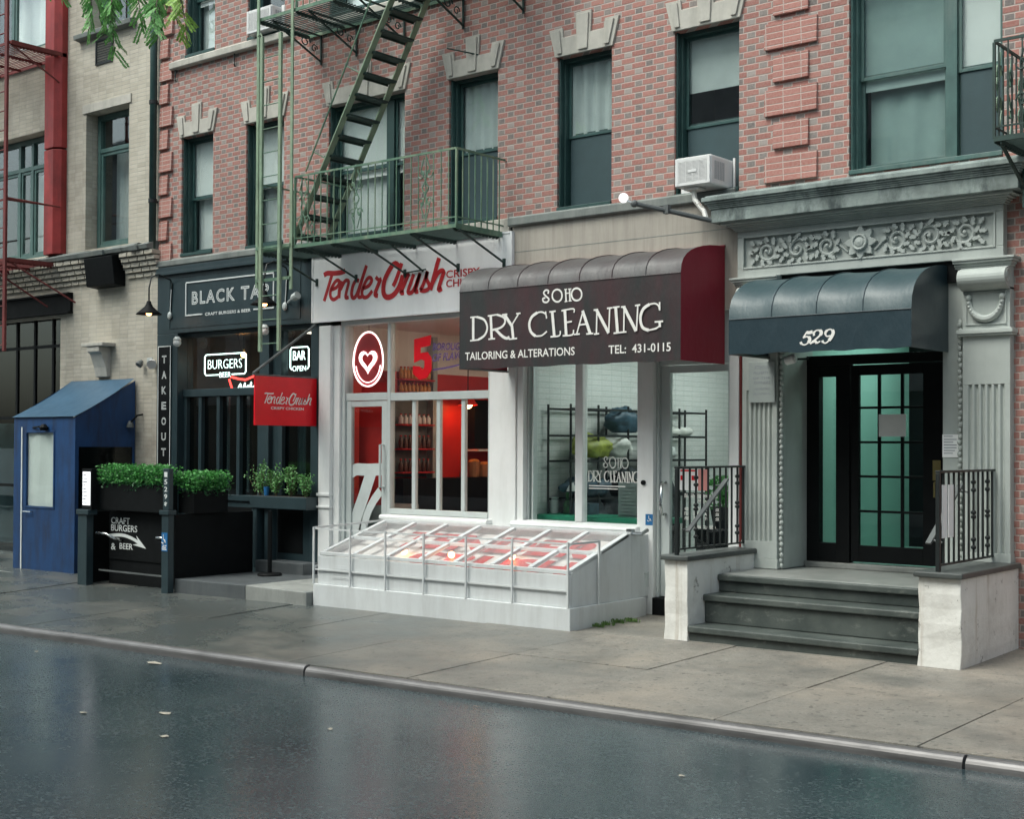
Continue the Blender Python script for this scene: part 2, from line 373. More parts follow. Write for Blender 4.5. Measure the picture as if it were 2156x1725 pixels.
def bx(*a): return MB().box(*a)
def copy_tree(o, dloc, parent=None):
    c = o.copy(); C.objects.link(c)
    if parent is None: c.location = o.location+Vector(dloc)
    else: c.parent = parent
    for ch in [q for q in ALLKIDS.get(o.name, [])]: copy_tree(ch, dloc, c)
    return c
ALLKIDS = {}
def kids():
    ALLKIDS.clear()
    for o in C.objects:
        if o.parent: ALLKIDS.setdefault(o.parent.name, []).append(o)
def text_mb(s, x0, x1, z0, z1, y, depth=.004, outline=0, bold=0, shear=0, slope=0, space=1, axis='xz'):
    cu = bpy.data.curves.new('t', 'FONT'); cu.body = s; cu.size = 1; cu.resolution_u = 3; cu.space_character = space
    if outline: cu.fill_mode = 'NONE'; cu.bevel_depth = outline; cu.bevel_resolution = 0
    else: cu.extrude = .0; cu.offset = bold
    cu.shear = shear
    ob = bpy.data.objects.new('t', cu); C.objects.link(ob); dg = bpy.context.evaluated_depsgraph_get()
    me = bpy.data.meshes.new_from_object(ob.evaluated_get(dg)); bpy.data.objects.remove(ob); bpy.data.curves.remove(cu)
    P = [v.co.copy() for v in me.vertices]; fs = [tuple(p.vertices) for p in me.polygons]; bpy.data.meshes.remove(me)
    m = MB()
    if not P: return m
    ax, bx_ = min(p.x for p in P), max(p.x for p in P); az, bz = min(p.y for p in P), max(p.y for p in P)
    vs = []
    for p in P:
        u = (p.x-ax)/(bx_-ax); v = (p.y-az)/max(1e-6, bz-az)
        vs.append((x0+u*(x1-x0), y-depth-p.z*.02, z0+v*(z1-z0)+slope*u))
    return m.add(vs, fs)
def wall_mb(x0, x1, z0, z1, holes, y=0., dep=.2):      # a wall face with openings and their reveals
    m = MB(); xs = sorted({x0, x1}|{h[0] for h in holes}|{h[1] for h in holes}); zs = sorted({z0, z1}|{h[2] for h in holes}|{h[3] for h in holes})
    xs = [x for x in xs if x0 <= x <= x1]; zs = [z for z in zs if z0 <= z <= z1]
    ins = lambda x, z: any(h[0] < x < h[1] and h[2] < z < h[3] for h in holes)
    idx = {}
    def vid(x, z):
        k = (round(x, 4), round(z, 4))
        if k not in idx: idx[k] = len(m.v); m.v.append(Vector((x, y, z)))
        return idx[k]
    for i in range(len(xs)-1):
        for j in range(len(zs)-1):
            if not ins((xs[i]+xs[i+1])/2, (zs[j]+zs[j+1])/2):
                m.f.append((vid(xs[i], zs[j]), vid(xs[i+1], zs[j]), vid(xs[i+1], zs[j+1]), vid(xs[i], zs[j+1])))
    for a, b, c, d in holes:
        a, b, c, d = max(a, x0), min(b, x1), max(c, z0), min(d, z1)
        for p, q in (((a, c), (b, c)), ((b, c), (b, d)), ((b, d), (a, d)), ((a, d), (a, c))):
            m.quad((p[0], y, p[1]), (q[0], y, q[1]), (q[0], y+dep, q[1]), (p[0], y+dep, p[1]))
    return m
def room_mb(x0, x1, y0, y1, z0, z1, faces='lrbft'):    # inward-looking room: left right back floor top
    m = MB()
    if 'l' in faces: m.quad((x0, y0, z0), (x0, y1, z0), (x0, y1, z1), (x0, y0, z1))
    if 'r' in faces: m.quad((x1, y0, z0), (x1, y1, z0), (x1, y1, z1), (x1, y0, z1))
    if 'b' in faces: m.quad((x0, y1, z0), (x1, y1, z0), (x1, y1, z1), (x0, y1, z1))
    if 'f' in faces: m.quad((x0, y0, z0), (x1, y0, z0), (x1, y1, z0), (x0, y1, z0))
    if 't' in faces: m.quad((x0, y0, z1), (x1, y0, z1), (x1, y1, z1), (x0, y1, z1))
    return m
def frame_mb(x0, x1, z0, z1, w, y0, y1, wb=None):      # four-sided frame; stiles run full height, rails butt between
    wb = wb or w; m = MB()
    m.box(x0, x0+w, y0, y1, z0, z1).box(x1-w, x1, y0, y1, z0, z1)
    m.box(x0+w, x1-w, y0+.002, y1-.002, z0, z0+wb).box(x0+w, x1-w, y0+.002, y1-.002, z1-w, z1); return m

TC_SCRIPT=[(.055,[(.131,.42),(.198,.441),(.331,.431),(.452,.431),(.54,.446)]),(.045,[(.287,.416),(.211,.237),(.138,.072)]),(.042,[(.278,.217),(.377,.24),(.432,.298),(.409,.33),(.354,.319),(.277,.232),(.256,.157),(.279,.101),(.334,.082),(.411,.115)]),(.05,[(.475,.318),(.432,.191),(.422,.092)]),(.042,[(.454,.204),(.53,.306),(.584,.317),(.606,.285),(.564,.166),(.554,.091),(.608,.095)]),(.045,[(.8,.294),(.747,.305),(.693,.248),(.662,.144),(.684,.082),(.738,.094),(.801,.195),(.937,.487)]),(.042,[(.854,.297),(.791,.136),(.802,.082),(.855,.086)]),(.042,[(.876,.19),(.982,.22),(1.034,.284),(1.002,.324),(.949,.305),(.886,.22),(.855,.131),(.887,.076),(.962,.079),(1.045,.148)]),(.042,[(1.107,.324),(1.16,.282),(1.212,.293)]),(.05,[(1.191,.28),(1.119,.158),(1.098,.092),(1.151,.078)]),(.05,[(1.419,.182),(1.459,.238),(1.519,.351),(1.569,.465)]),(.06,[(1.523,.425),(1.457,.467),(1.376,.422),(1.274,.281),(1.244,.15),(1.276,.066),(1.358,.045),(1.46,.09),(1.541,.188),(1.591,.309)]),(.042,[(1.591,.316),(1.641,.298),(1.711,.315)]),(.05,[(1.681,.302),(1.622,.197),(1.562,.091),(1.613,.087)]),(.045,[(1.781,.309),(1.732,.203),(1.683,.09),(1.743,.078),(1.803,.14),(1.891,.315),(1.842,.181),(1.813,.088),(1.863,.085)]),(.045,[(1.892,.097),(1.951,.173),(2.018,.327),(1.999,.242),(2.049,.151),(2.03,.102),(1.961,.085),(1.892,.102)]),(.052,[(2.212,.477),(2.164,.359),(2.069,.085)]),(.05,[(2.098,.162),(2.175,.272),(2.251,.316),(2.29,.292),(2.252,.209),(2.205,.083),(2.263,.093)])]
DC_TEXT=[(.036,[(.2,.497),(.201,.247)]),(.018,[(.155,.502),(.252,.502)]),(.027,[(.252,.502),(.362,.464),(.409,.376),(.371,.289),(.275,.242)]),(.018,[(.154,.236),(.28,.242)]),(.036,[(.46,.502),(.475,.249)]),(.018,[(.416,.503),(.55,.511)]),(.025199999999999997,[(.55,.511),(.652,.472),(.665,.412),(.602,.361),(.466,.34)]),(.0324,[(.533,.344),(.628,.267),(.691,.239),(.732,.252)]),(.018,[(.426,.241),(.526,.244)]),(.036,[(.659,.507),(.761,.378)]),(.018,[(.865,.506),(.766,.383)]),(.036,[(.766,.381),(.787,.234)]),(.018,[(.724,.227),(.842,.232)]),(.018,[(.626,.504),(.702,.506)]),(.018,[(.828,.505),(.89,.507)]),(.018,[(1.253,.438),(1.238,.477),(1.185,.503),(1.124,.499)]),(.0324,[(1.124,.499),(1.051,.459),(1.014,.384),(1.035,.296),(1.101,.244)]),(.018,[(1.101,.244),(1.186,.246),(1.258,.289)]),(.018,[(1.253,.428),(1.238,.506)]),(.036,[(1.329,.5),(1.359,.232)]),(.018,[(1.291,.497),(1.377,.501)]),(.018,[(1.307,.227),(1.426,.233),(1.44,.285)]),(.036,[(1.5,.503),(1.52,.234)]),(.018,[(1.455,.5),(1.613,.512),(1.622,.47)]),(.018,[(1.508,.371),(1.595,.377)]),(.018,[(1.473,.229),(1.6,.234),(1.618,.286)]),(.018,[(1.741,.476),(1.661,.242)]),(.036,[(1.736,.485),(1.836,.237)]),(.018,[(1.688,.335),(1.799,.34)]),(.018,[(1.623,.236),(1.702,.238)]),(.018,[(1.785,.234),(1.877,.235)]),(.018,[(1.924,.48),(1.918,.23)]),(.036,[(1.917,.484),(2.076,.229)]),(.018,[(2.088,.488),(2.076,.233)]),(.018,[(1.881,.481),(1.94,.484)]),(.018,[(1.886,.227),(1.954,.23)]),(.018,[(2.053,.489),(2.12,.492)]),(.036,[(2.164,.497),(2.188,.229)]),(.018,[(2.124,.494),(2.213,.497)]),(.018,[(2.139,.224),(2.232,.229)]),(.018,[(2.271,.49),(2.267,.231)]),(.036,[(2.266,.494),(2.42,.232)]),(.018,[(2.441,.498),(2.425,.234)]),(.018,[(2.231,.491),(2.288,.495)]),(.018,[(2.234,.229),(2.302,.231)]),(.018,[(2.406,.496),(2.471,.5)]),(.018,[(2.707,.437),(2.692,.479),(2.649,.503),(2.585,.498)]),(.0324,[(2.585,.498),(2.51,.457),(2.474,.369),(2.5,.268),(2.576,.234)]),(.018,[(2.576,.234),(2.661,.247),(2.712,.275)]),(.0288,[(2.707,.313),(2.712,.257)]),(.018,[(2.648,.314),(2.75,.316)]),(.018,[(2.707,.514),(2.709,.428)])]
SOHO_TEXT=[(.02,[(1.266,.697),(1.275,.727),(1.237,.737),(1.208,.708),(1.244,.668),(1.281,.637),(1.257,.606),(1.208,.613),(1.198,.648),(1.232,.653)]),(.02,[(1.459,.663),(1.455,.641),(1.444,.621),(1.426,.608),(1.405,.601),(1.382,.603),(1.36,.612),(1.342,.628),(1.33,.649),(1.326,.672),(1.33,.694),(1.341,.714),(1.359,.727),(1.381,.734),(1.404,.732),(1.426,.723),(1.444,.707),(1.455,.686),(1.459,.663)]),(.02,[(1.506,.726),(1.514,.597)]),(.02,[(1.56,.726),(1.566,.599)]),(.012,[(1.506,.684),(1.56,.685)]),(.02,[(1.721,.659),(1.717,.637),(1.706,.618),(1.688,.604),(1.666,.598),(1.643,.599),(1.62,.608),(1.602,.624),(1.591,.645),(1.586,.668),(1.59,.69),(1.602,.709),(1.62,.723),(1.642,.729),(1.665,.727),(1.687,.718),(1.705,.702),(1.717,.681),(1.721,.659)]),(.012,[(1.49,.727),(1.527,.728)]),(.012,[(1.541,.727),(1.584,.728)]),(.012,[(1.495,.596),(1.533,.598)]),(.012,[(1.547,.599),(1.589,.6)])]
NUM_TEXT=[(.03,[(.136,.126),(.164,.121),(.199,.129)]),(.014,[(.139,.128),(.101,.074)]),(.014,[(.101,.074),(.129,.085),(.159,.084)]),(.032,[(.159,.084),(.171,.057),(.156,.026)]),(.014,[(.156,.026),(.119,.009),(.086,.017)]),(.026,[(.086,.017),(.075,.038)]),(.022,[(.216,.089),(.211,.114),(.223,.129)]),(.014,[(.223,.129),(.243,.139),(.273,.139)]),(.032,[(.273,.139),(.29,.117),(.278,.093)]),(.0182,[(.278,.093),(.238,.06),(.174,.015)]),(.0256,[(.194,.031),(.224,.038),(.243,.017)]),(.014,[(.243,.017),(.278,.036)]),(.014,[(.381,.083),(.347,.078),(.329,.095)]),(.024,[(.329,.095),(.332,.117),(.349,.134)]),(.014,[(.349,.134),(.376,.142),(.4,.134)]),(.032,[(.4,.134),(.41,.109),(.391,.069),(.366,.039)]),(.014,[(.366,.039),(.337,.017),(.307,.021)]),(.024,[(.307,.021),(.299,.042)])]

# ---------------------------------------------------------------- ground, road, kerb, pavement
def gz(x, y):
    x = max(-26., min(3., x)); t = -y/4.4
    return (-.09+.003*(x+8))*(1-t)+(-.13-.0147*(-3.3-x))*t
def rz(x): return gz(x, -4.4)-.075
XS = [-80, -26]+[-24+k for k in range(27)]+[3, 60]
struct(MB().quad((-900, -900, -2.), (900, -900, -2.), (900, 900, -2.), (-900, 900, -2.)), 'ground', 'dark_concrete')
m = MB()
for i in range(len(XS)-1):
    a, b = XS[i], XS[i+1]; ys = [-4.36, -6, -9, -13.4]
    for j in range(3): m.quad((a, ys[j], rz(a)), (b, ys[j], rz(b)), (b, ys[j+1], rz(b)), (a, ys[j+1], rz(a)))
struct(m, 'road', 'asphalt')
m = MB()
for i in range(len(XS)-1):
    a, b = XS[i], XS[i+1]; m.quad((a, -4.30, gz(a, -4.3)-.012), (b, -4.30, gz(b, -4.3)-.012), (b, 1.0, gz(b, 0)-.012), (a, 1.0, gz(a, 0)-.012))
struct(m, 'pavement_bed', 'dark_concrete')
m = MB(); jx = [-4.86+.0-1.47*k for k in range(-5, 16)]; jy = [.3, -1.43, -2.87, -4.275]
for i in range(len(jx)-1):
    for j in range(3):
        b, a = jx[i]-.004, jx[i+1]+.004; y1, y0 = jy[j]-.004, jy[j+1]+.004
        dz = rnd.uniform(-.004, .003); tx = rnd.uniform(-.003, .003); g = lambda x, y: gz(x, y)+dz+tx*(x-a)
        m.add([(a, y0, g(a, y0)), (b, y0, g(b, y0)), (b, y1, g(b, y1)), (a, y1, g(a, y1)), (a, y0, g(a, y0)-.03), (b, y0, g(b, y0)-.03), (b, y1, g(b, y1)-.03), (a, y1, g(a, y1)-.03)],
              [(0, 1, 2, 3), (0, 4, 5, 1), (1, 5, 6, 2), (2, 6, 7, 3), (3, 7, 4, 0)])
struct(m, 'pavement', 'pavement', bevel=.004)
m = MB()
for a, b, up in ((-26, -8.935, .014), (-8.915, -3.06, 0), (-3.04, 3, -.004)):
    n = 10; pr = [(-4.325, -.10), (-4.325, .0), (-4.35, .003)]+[(-4.35-.055*math.sin(k*PI/10), -.052+.055*math.cos(k*PI/10)) for k in range(1, 6)]+[(-4.41, -.18), (-4.325, -.18)]
    rings = []
    for i in range(n+1):
        x = a+(b-a)*i/n; z0 = gz(x, -4.35)+up; rings.append([(x, y, z0+z) for y, z in pr])
    o = len(m.v); k = len(pr)
    for r_ in rings: m.v += [Vector(q) for q in r_]
    for i in range(n):
        for j in range(k): m.f.append((o+i*k+j, o+i*k+(j+1) % k, o+(i+1)*k+(j+1) % k, o+(i+1)*k+j))
    m.f += [tuple(o+j for j in range(k)), tuple(o+n*k+j for j in range(k))]
struct(m, 'kerb', 'kerb_steel')
m = MB()
m.box(-80, 60, -17.2, -13.4, -.5, -.12)
struct(m, 'far_pavement', 'dark_concrete')

# ---------------------------------------------------------------- windows (parts of their building)
def curtain_mb(x0, x1, z0, z1, y, amp=.02, waves=5, ph=0):
    m = MB(); n = 24; vs = []
    for i in range(n+1):
        u = i/n; vs += [(x0+(x1-x0)*u, y+amp*math.sin(u*waves*2*PI+ph), z) for z in (z0, z1)]
    return m.add(vs, [(2*i, 2*i+2, 2*i+3, 2*i+1) for i in range(n)])
def sash_unit(W, x0, x1, z0, z1, zr, up=None, low=None, mat='sash_green', screen=False, g='glass_upper'):
    # upper sash outside, lower sash behind it; zr = meeting rail
    f = .034; build(frame_mb(x0, x1, zr-.03, z1, f, .165, .195), 'upper_sash', mat, W, .003)
    build(frame_mb(x0, x1, z0, zr+.03, f, .20, .23, .07), 'lower_sash', mat, W, .003)
    build(bx(x0+f, x1-f, .178, .182, zr, z1-f), 'pane', g, W); build(bx(x0+f, x1-f, .213, .217, z0+.07, zr), 'pane', g, W)
    if screen: build(bx(x0+.02, x1-.02, .182, .184, z0+.02, zr-.03), 'insect_screen', 'screen_mesh', W)
    if up: build(curtain_mb(x0, x1, up[0], z1-.02, .215, up[2], up[3], x0), up[4] if len(up) > 4 else 'blind', up[1], W, smooth=True)
    if low: build(curtain_mb(x0+low[4], x1-low[5], z0, low[0], .30, low[2], low[3], x0*2), 'curtain', low[1], W, smooth=True)
def window(B, x0, x1, z0, z1, zr, mull=None, mat='window_green', units=None, **k):
    m = frame_mb(x0, x1, z0, z1, .045, .10, .26)
    m.box(x0+.003, x0+.022, .03, .099, z0+.046, z1-.003)
    if mull: m.box(mull[0], mull[1], .135, .262, z0+.045, z1-.045)
    m.box(x0+.002, x1-.002, -.02, .099, z0+.001, z0+.045)
    W = build(m, 'window', mat, B, .004)
    segs = [(x0+.045, x1-.045)] if not mull else [(x0+.045, mull[0]), (mull[1], x1-.045)]
    for i, (a, b) in enumerate(segs):
        u = (units[i] if units else k); sash_unit(W, a, b, z0+.045, z1-.045, u.get('zr', zr), u.get('up'), u.get('low'), u.get('mat', 'sash_green'), u.get('screen', False))
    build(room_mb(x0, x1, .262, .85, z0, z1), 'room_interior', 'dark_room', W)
    return W
def lintel(B, x0, x1, zt, y=-.026):
    c = (x0+x1)/2
    pol = [(x0-.02, zt), (x0-.11, zt+.33), (x0+.085, zt+.33), (x0+.10, zt+.215), (c-.10, zt+.215), (c-.115, zt+.47), (c+.115, zt+.47), (c+.10, zt+.215), (x1-.10, zt+.215), (x1-.085, zt+.33), (x1+.11, zt+.33), (x1+.02, zt)]
    m = MB().pxz(pol, y, .01)
    for pp in ([(x0+.02, zt+.03), (x0-.05, zt+.30), (x0+.055, zt+.30), (x0+.085, zt+.03)], [(x1-.02, zt+.03), (x1+.05, zt+.30), (x1-.055, zt+.30), (x1-.085, zt+.03)], [(c-.065, zt+.03), (c-.085, zt+.44), (c+.085, zt+.44), (c+.065, zt+.03)]):
        m.pxz(pp, y-.02, y-.001)
    return build(m, 'lintel', 'limestone', B, .006)

# ---------------------------------------------------------------- the red brick building
BB = thing('brick_building', 'red brick tenement with dark headers, keystone lintels and raised quoins over three shopfronts', 'building', (-9, 0, 0))
LOW = [(-16.54, -15.80, 4.54, 6.32), (-15.06, -14.26, 4.52, 6.31), (-13.36, -11.95, 4.47, 6.30), (-11.19, -10.40, 4.47, 6.30), (-9.50, -8.73, 4.47, 6.27), (-7.90, -7.10, 4.44, 6.27), (-5.86, -4.34, 4.45, 6.45)]
UPW = [(-16.47, -15.78, 7.50, 9.3), (-15.05, -14.26, 7.50, 9.3), (-13.36, -11.95, 7.50, 9.3), (-11.19, -10.40, 7.50, 9.3), (-9.50, -8.73, 7.50, 9.3), (-7.90, -7.10, 7.50, 9.3), (-5.86, -4.34, 7.7, 9.3)]
m = wall_mb(-17.05, 2.2, 4.36, 11, LOW+UPW, 0, .27); q = wall_mb(-4.42, 2.2, -.4, 4.36, [(-2.9, -1.0, 1.0, 3.2)])
m.add(q.v, q.f); m.quad((-17.05, 0, -.4), (-17.05, 6, -.4), (-17.05, 6, 11), (-17.05, 0, 11))
m.quad((-17.05, 6, 11), (2.2, 6, 11), (2.2, 0, 11), (-17.05, 0, 11)); m.quad((2.2, 0, -.4), (2.2, 6, -.4), (2.2, 6, 11), (2.2, 0, 11)); m.quad((-17.05, 6, -.4), (2.2, 6, -.4), (2.2, 6, 11), (-17.05, 6, 11))
build(m, 'wall', 'brick', BB)
cw, cg = 'cloth_white', 'cloth_grey'
window(BB, *LOW[0], 5.43, up=(5.4, cw, .0, 1), low=(5.5, cw, .0, 1, 0, 0))
window(BB, *LOW[1], 5.43, up=(5.4, cw, .0, 1), low=(5.5, cg, .0, 1, .0, 0))
window(BB, *LOW[2], 5.42, mull=(-12.40, -12.27), units=[dict(zr=5.42, up=(5.3, cw, .0, 1), low=(5.45, cw, .012, 6, 0, 0)), dict(zr=5.42, up=(5.3, cw, .0, 1), low=(5.45, cw, .012, 3, .1, 0))])
window(BB, *LOW[3], 5.39, up=(5.3, cg, .018, 5), screen=True)
window(BB, *LOW[4], 5.37, up=(5.3, cg, .025, 4, 'curtain'), screen=True, low=(5.4, cw, .02, 3, .22, .25))
window(BB, *LOW[5], 5.25, up=(5.62, cg, .0, 1), screen=True)
window(BB, *LOW[6], 5.4, mull=(-4.93, -4.82), mat='window_teal', units=[dict(zr=5.44, mat='window_teal', up=(5.3, 'cloth_teal', .0, 1), low=(5.5, 'cloth_teal', .012, 3, .05, .02)), dict(zr=5.36, mat='window_teal', up=(5.3, cw, .0, 1), screen=True)])  # upper left teal blind added; stands in for the reflection on that sash
window(BB, *UPW[0], 8.4, up=(8.3, cw, .0, 1), low=(8.5, cw, .0, 1, 0, 0))
window(BB, *UPW[1], 8.4, up=(8.3, cw, .0, 1)); window(BB, *UPW[2], 8.4, up=(8.3, cw, .01, 1), low=(8.5, cw, .012, 6, 0, 0))
for u in UPW[3:]: window(BB, *u, 8.4, up=(8.3, cg, .01, 2))
for a in LOW[:6]: lintel(BB, a[0], a[1], a[3])
build(bx(-4.2, 2.2, -.05, .02, 4.36, 4.43), 'belt_course', 'belt_stone', BB, .006)
m = MB()
for i in range(12):
    z0 = 4.475+.69*i*1.0
    for zz, xa, xb in ((z0, -6.79, -6.20), (z0+.345, -6.69, -6.295)):
        build(MB().pyz([(.01, zz), (-.036, zz), (-.02, zz+.272), (.01, zz+.272)], xa, xb), 'quoin', 'brick_quoin', BB, .003)
        build(MB().pyz([(.01, zz), (-.05, zz), (-.03, zz+.29), (.01, zz+.29)], -17.04, -16.74 if xb > -6.25 else -16.84), 'quoin', 'brick_quoin', BB, .003)
    if z0 > 9.5: break
m = MB().pyz([(.01, 4.355), (-.055, 4.355), (-.07, 4.37), (-.07, 4.455), (-.04, 4.475), (.01, 4.48)], -10.19, -7.12); build(m, 'belt_course', 'belt_stone', BB, .006)
m = MB().pyz([(.01, 4.402), (-.06, 4.402), (-.08, 4.42), (-.08, 4.49), (-.03, 4.52), (.01, 4.52)], -17.04, -13.6); build(m, 'belt_course', 'belt_stone', BB, .006)
build(MB().pyz([(.01, 4.30), (-.04, 4.30), (-.05, 4.46), (.01, 4.475)], -13.6, -10.19), 'belt_course', 'limestone', BB, .006)
build(bx(-10.15, -6.95, -.02, .03, 3.2, 4.354), 'stucco_band', 'stucco', BB)
build(MB().box(-10.15, -6.95, -.0215, -.0205, 4.045, 4.053), 'stucco_joint', 'belt_stone', BB)
for a, b in ((-16.76, -14.05), (-13.5, -10.2), (-9.65, -6.98)):
    build(MB().pyz([(.01, 7.36), (-.07, 7.36), (-.085, 7.375), (-.085, 7.46), (-.02, 7.497), (.01, 7.497)], a, b), 'sill_band', 'limestone', BB, .006)
for x in (-16.66, -15.3):
    build(MB().path([(x, -.03, 7.36), (x, -.035, 7.24), (x+.02, -.05, 7.2), (x+.02, -.03, 7.17)], .012, 6), 'wall_hook', 'black_iron', BB)
W_ = build(frame_mb(-2.9, -1.0, 1.0, 3.2, .07, .03, .16), 'window', 'dark_front', BB, .004)
build(bx(-2.83, -1.07, .09, .094, 1.07, 3.13), 'pane', 'glass_dark', W_); build(room_mb(-2.9, -1, .16, 1, 1, 3.2), 'room_interior', 'dark_room', W_)

# drain pipe between the two buildings
m = MB().path([(-17.12, -.09, 11), (-17.12, -.09, 4.62)], .055, 10)
P = thing('drain_pipe', 'dark green drain pipe running down the joint between the beige and the red brick building', 'drain pipe', (-17.12, -.09, 4.6))
build(m, 'pipe', 'window_green', P, smooth=True); m = MB()
for z in (5.4, 6.9, 8.4): m.lathe([(.066, 0), (.066, .06)], (-17.12, -.09, z), 12).box(-17.14, -17.10, -.05, .0, z+.01, z+.04)
build(m, 'pipe_bracket', 'black_iron', P)

# ---------------------------------------------------------------- the beige brick building on the left
BG = thing('beige_building', 'beige brick loft building with tall narrow window, red iron column and dark storefront', 'building', (-20, 0, 0))
holes = [(-19.02, -17.86, 4.86, 7.06), (-18.95, -17.85, 8.36, 10.4), (-24.6, -20.0, 4.86, 6.97), (-24.6, -20.0, 8.40, 10.5), (-25.6, -19.70, -.5, 3.83)]
m = wall_mb(-28, -17.07, -.5, 11.2, holes, 0, .3)
m.quad((-17.07, 0, -.5), (-17.07, 6, -.5), (-17.07, 6, 11.2), (-17.07, 0, 11.2)); m.quad((-28, 0, 11.2), (-17.07, 0, 11.2), (-17.07, 6, 11.2), (-28, 6, 11.2)); m.quad((-28, 6, -.5), (-17.07, 6, -.5), (-17.07, 6, 11.2), (-28, 6, 11.2)); m.quad((-28, 0, -.5), (-28, 6, -.5), (-28, 6, 11.2), (-28, 0, 11.2))
build(m, 'wall', 'beige_brick', BG)
def casement(x0, x1, z0, z1, zt, muls, hang=None, y=.2):
    m = frame_mb(x0, x1, z0, z1, .08, y, y+.1); m.box(x0+.08, x1-.08, y+.005, y+.095, zt, zt+.07)
    for a in muls: m.box(a, a+.07, y+.003, y+.097, z0+.08, zt).box(a, a+.07, y+.003, y+.097, zt+.07, z1-.08)
    W = build(m, 'window', 'window_teal', BG, .006)
    xs = [x0+.08]+[v for a in muls for v in (a, a+.07)]+[x1-.08]
    for i in range(0, len(xs), 2):
        if xs[i+1]-xs[i] > .2: build(frame_mb(xs[i], xs[i+1], z0+.08, zt, .05, y+.02, y+.07), 'casement_sash', 'window_teal', W, .004)
    build(bx(x0+.08, x1-.08, y+.045, y+.05, z0+.08, zt), 'pane', 'glass_upper', W); build(bx(x0+.08, x1-.08, y+.045, y+.05, zt+.07, z1-.08), 'pane', 'glass_upper', W)
    if hang: build(curtain_mb(hang[0], hang[1], z0, hang[2], y+.3, .03, 6), 'curtain', hang[3], W, smooth=True)
    build(room_mb(x0, x1, y+.1, y+1, z0, z1), 'room_interior', 'dark_room', W)
casement(-19.0, -17.87, 4.88, 7.05, 6.44, [-18.13], (-18.9, -17.9, 6.5, 'cloth_grey'))
casement(-18.93, -17.87, 8.38, 10.39, 9.8, [-18.2], None)
casement(-24.58, -20.02, 4.88, 6.96, 6.42, [-22.9, -21.35, -20.95], (-21.3, -20.3, 6.4, 'cloth_grey'))
casement(-24.58, -20.02, 8.42, 10.49, 9.9, [-22.9, -21.6], (-21.9, -20.2, 10.4, 'cloth_white'))
build(MB().pyz([(.01, 8.24), (-.12, 8.26), (-.13, 8.33), (.01, 8.37)], -19.22, -17.68), 'window_sill', 'belt_stone', BG, .008)
build(MB().pyz([(.01, 7.06), (-.02, 7.06), (-.02, 7.2), (.01, 7.2)], -19.1, -17.8), 'lintel', 'limestone', BG, .004)
m = frame_mb(-18.76, -18.30, 7.79, 8.20, .03, -.02, .01)
for k in range(9): m.pyz([(-.015, 7.83+k*.04), (-.002, 7.845+k*.04), (-.002, 7.85+k*.04), (-.015, 7.835+k*.04)], -18.73, -18.33)
build(m, 'vent_grille', 'black_iron', BG)
for a, b in ((4.84, 6.55), (6.58, 11.1)):      # cast-iron column in two lengths
    build(MB().pxy([(-20.0, .02), (-20.0, -.10), (-19.92, -.19), (-19.66, -.19), (-19.56, -.10), (-19.56, .02)], a, b), 'iron_column', 'column_red', BG, .006)
m = MB(); n = 40
for i in range(n):                              # weathered stone ledge, broken edge
    a = -26+i*(8.93/n); e = rnd.uniform(-.02, .02); m.pyz([(.02, 4.70), (-.22+e, 4.70+e*.4), (-.24+e, 4.76), (-.05, 4.83+e*.6), (.02, 4.84)], a, a+8.93/n-.001)
build(m, 'stone_ledge', 'belt_stone', BG)
m = MB(); mr_ = MB(); m2 = MB()
for r_ in range(5):
    z = 4.62-r_*.078; y = -.19+r_*.038; x = -26
    while x < -17.15:
        if not (-18.86 < x < -17.92): (m if x < -18.5 else mr_).box(x, x+.19, y, .01, z, z+.062)
        x += .215
    m2.box(-26, -17.08, y+.03, .011, z+.0625, z+.077)
build(m, 'corbel_course', 'beige_brick', BG, .004); build(mr_, 'corbel_course', 'beige_brick', BG, .004); build(m2, 'corbel_bed', 'belt_stone', BG)
build(MB().pyz([(.0, 4.20), (-.20, 4.22), (-.26, 4.66), (.0, 4.66)], -18.67, -17.92), 'iron_bracket_box', 'near_black', BG, .01)
build(MB().box(-26, -19.34, -.10, .02, 3.86, 3.89).box(-26, -19.35, -.05, .02, 3.891, 4.17).box(-26, -19.34, -.10, .02, 4.171, 4.20), 'steel_lintel', 'near_black', BG, .004)
m = MB().pyz([(.0, 2.80), (-.06, 2.80), (-.09, 2.95), (-.17, 3.17), (-.22, 3.19), (-.22, 3.27), (.0, 3.27)], -18.62, -18.30); m.box(-18.75, -18.17, -.24, .0, 3.275, 3.33)
build(m, 'wall_bracket', 'limestone', BG, .01)
build(MB().box(-19.5, -17.08, -.05, .01, 1.28, 1.36).box(-19.5, -17.08, -.035, .01, 1.10, 1.18), 'base_moulding', 'limestone', BG, .01)
m = MB(); y = .16
for a in (-25.5, -24.2, -23.1, -22.0, -21.3, -20.75, -20.2, -19.76): m.box(a, a+.055, y, y+.05, -.5, 3.83)
for z in (1.0, 2.16, 3.35): m.box(-25.6, -19.70, y+.004, y+.046, z, z+.05)
W = build(m, 'storefront_frame', 'near_black', BG); build(bx(-25.6, -19.7, y+.02, y+.024, -.5, 3.83), 'storefront_glass', 'glass_dark', W)
build(room_mb(-25.6, -19.70, .22, 3, -.5, 3.83), 'room_interior', 'near_black', W); build(curtain_mb(-25.4, -19.8, .0, 2.1, .4, .03, 14), 'curtain', 'cloth_grey', W, smooth=True)

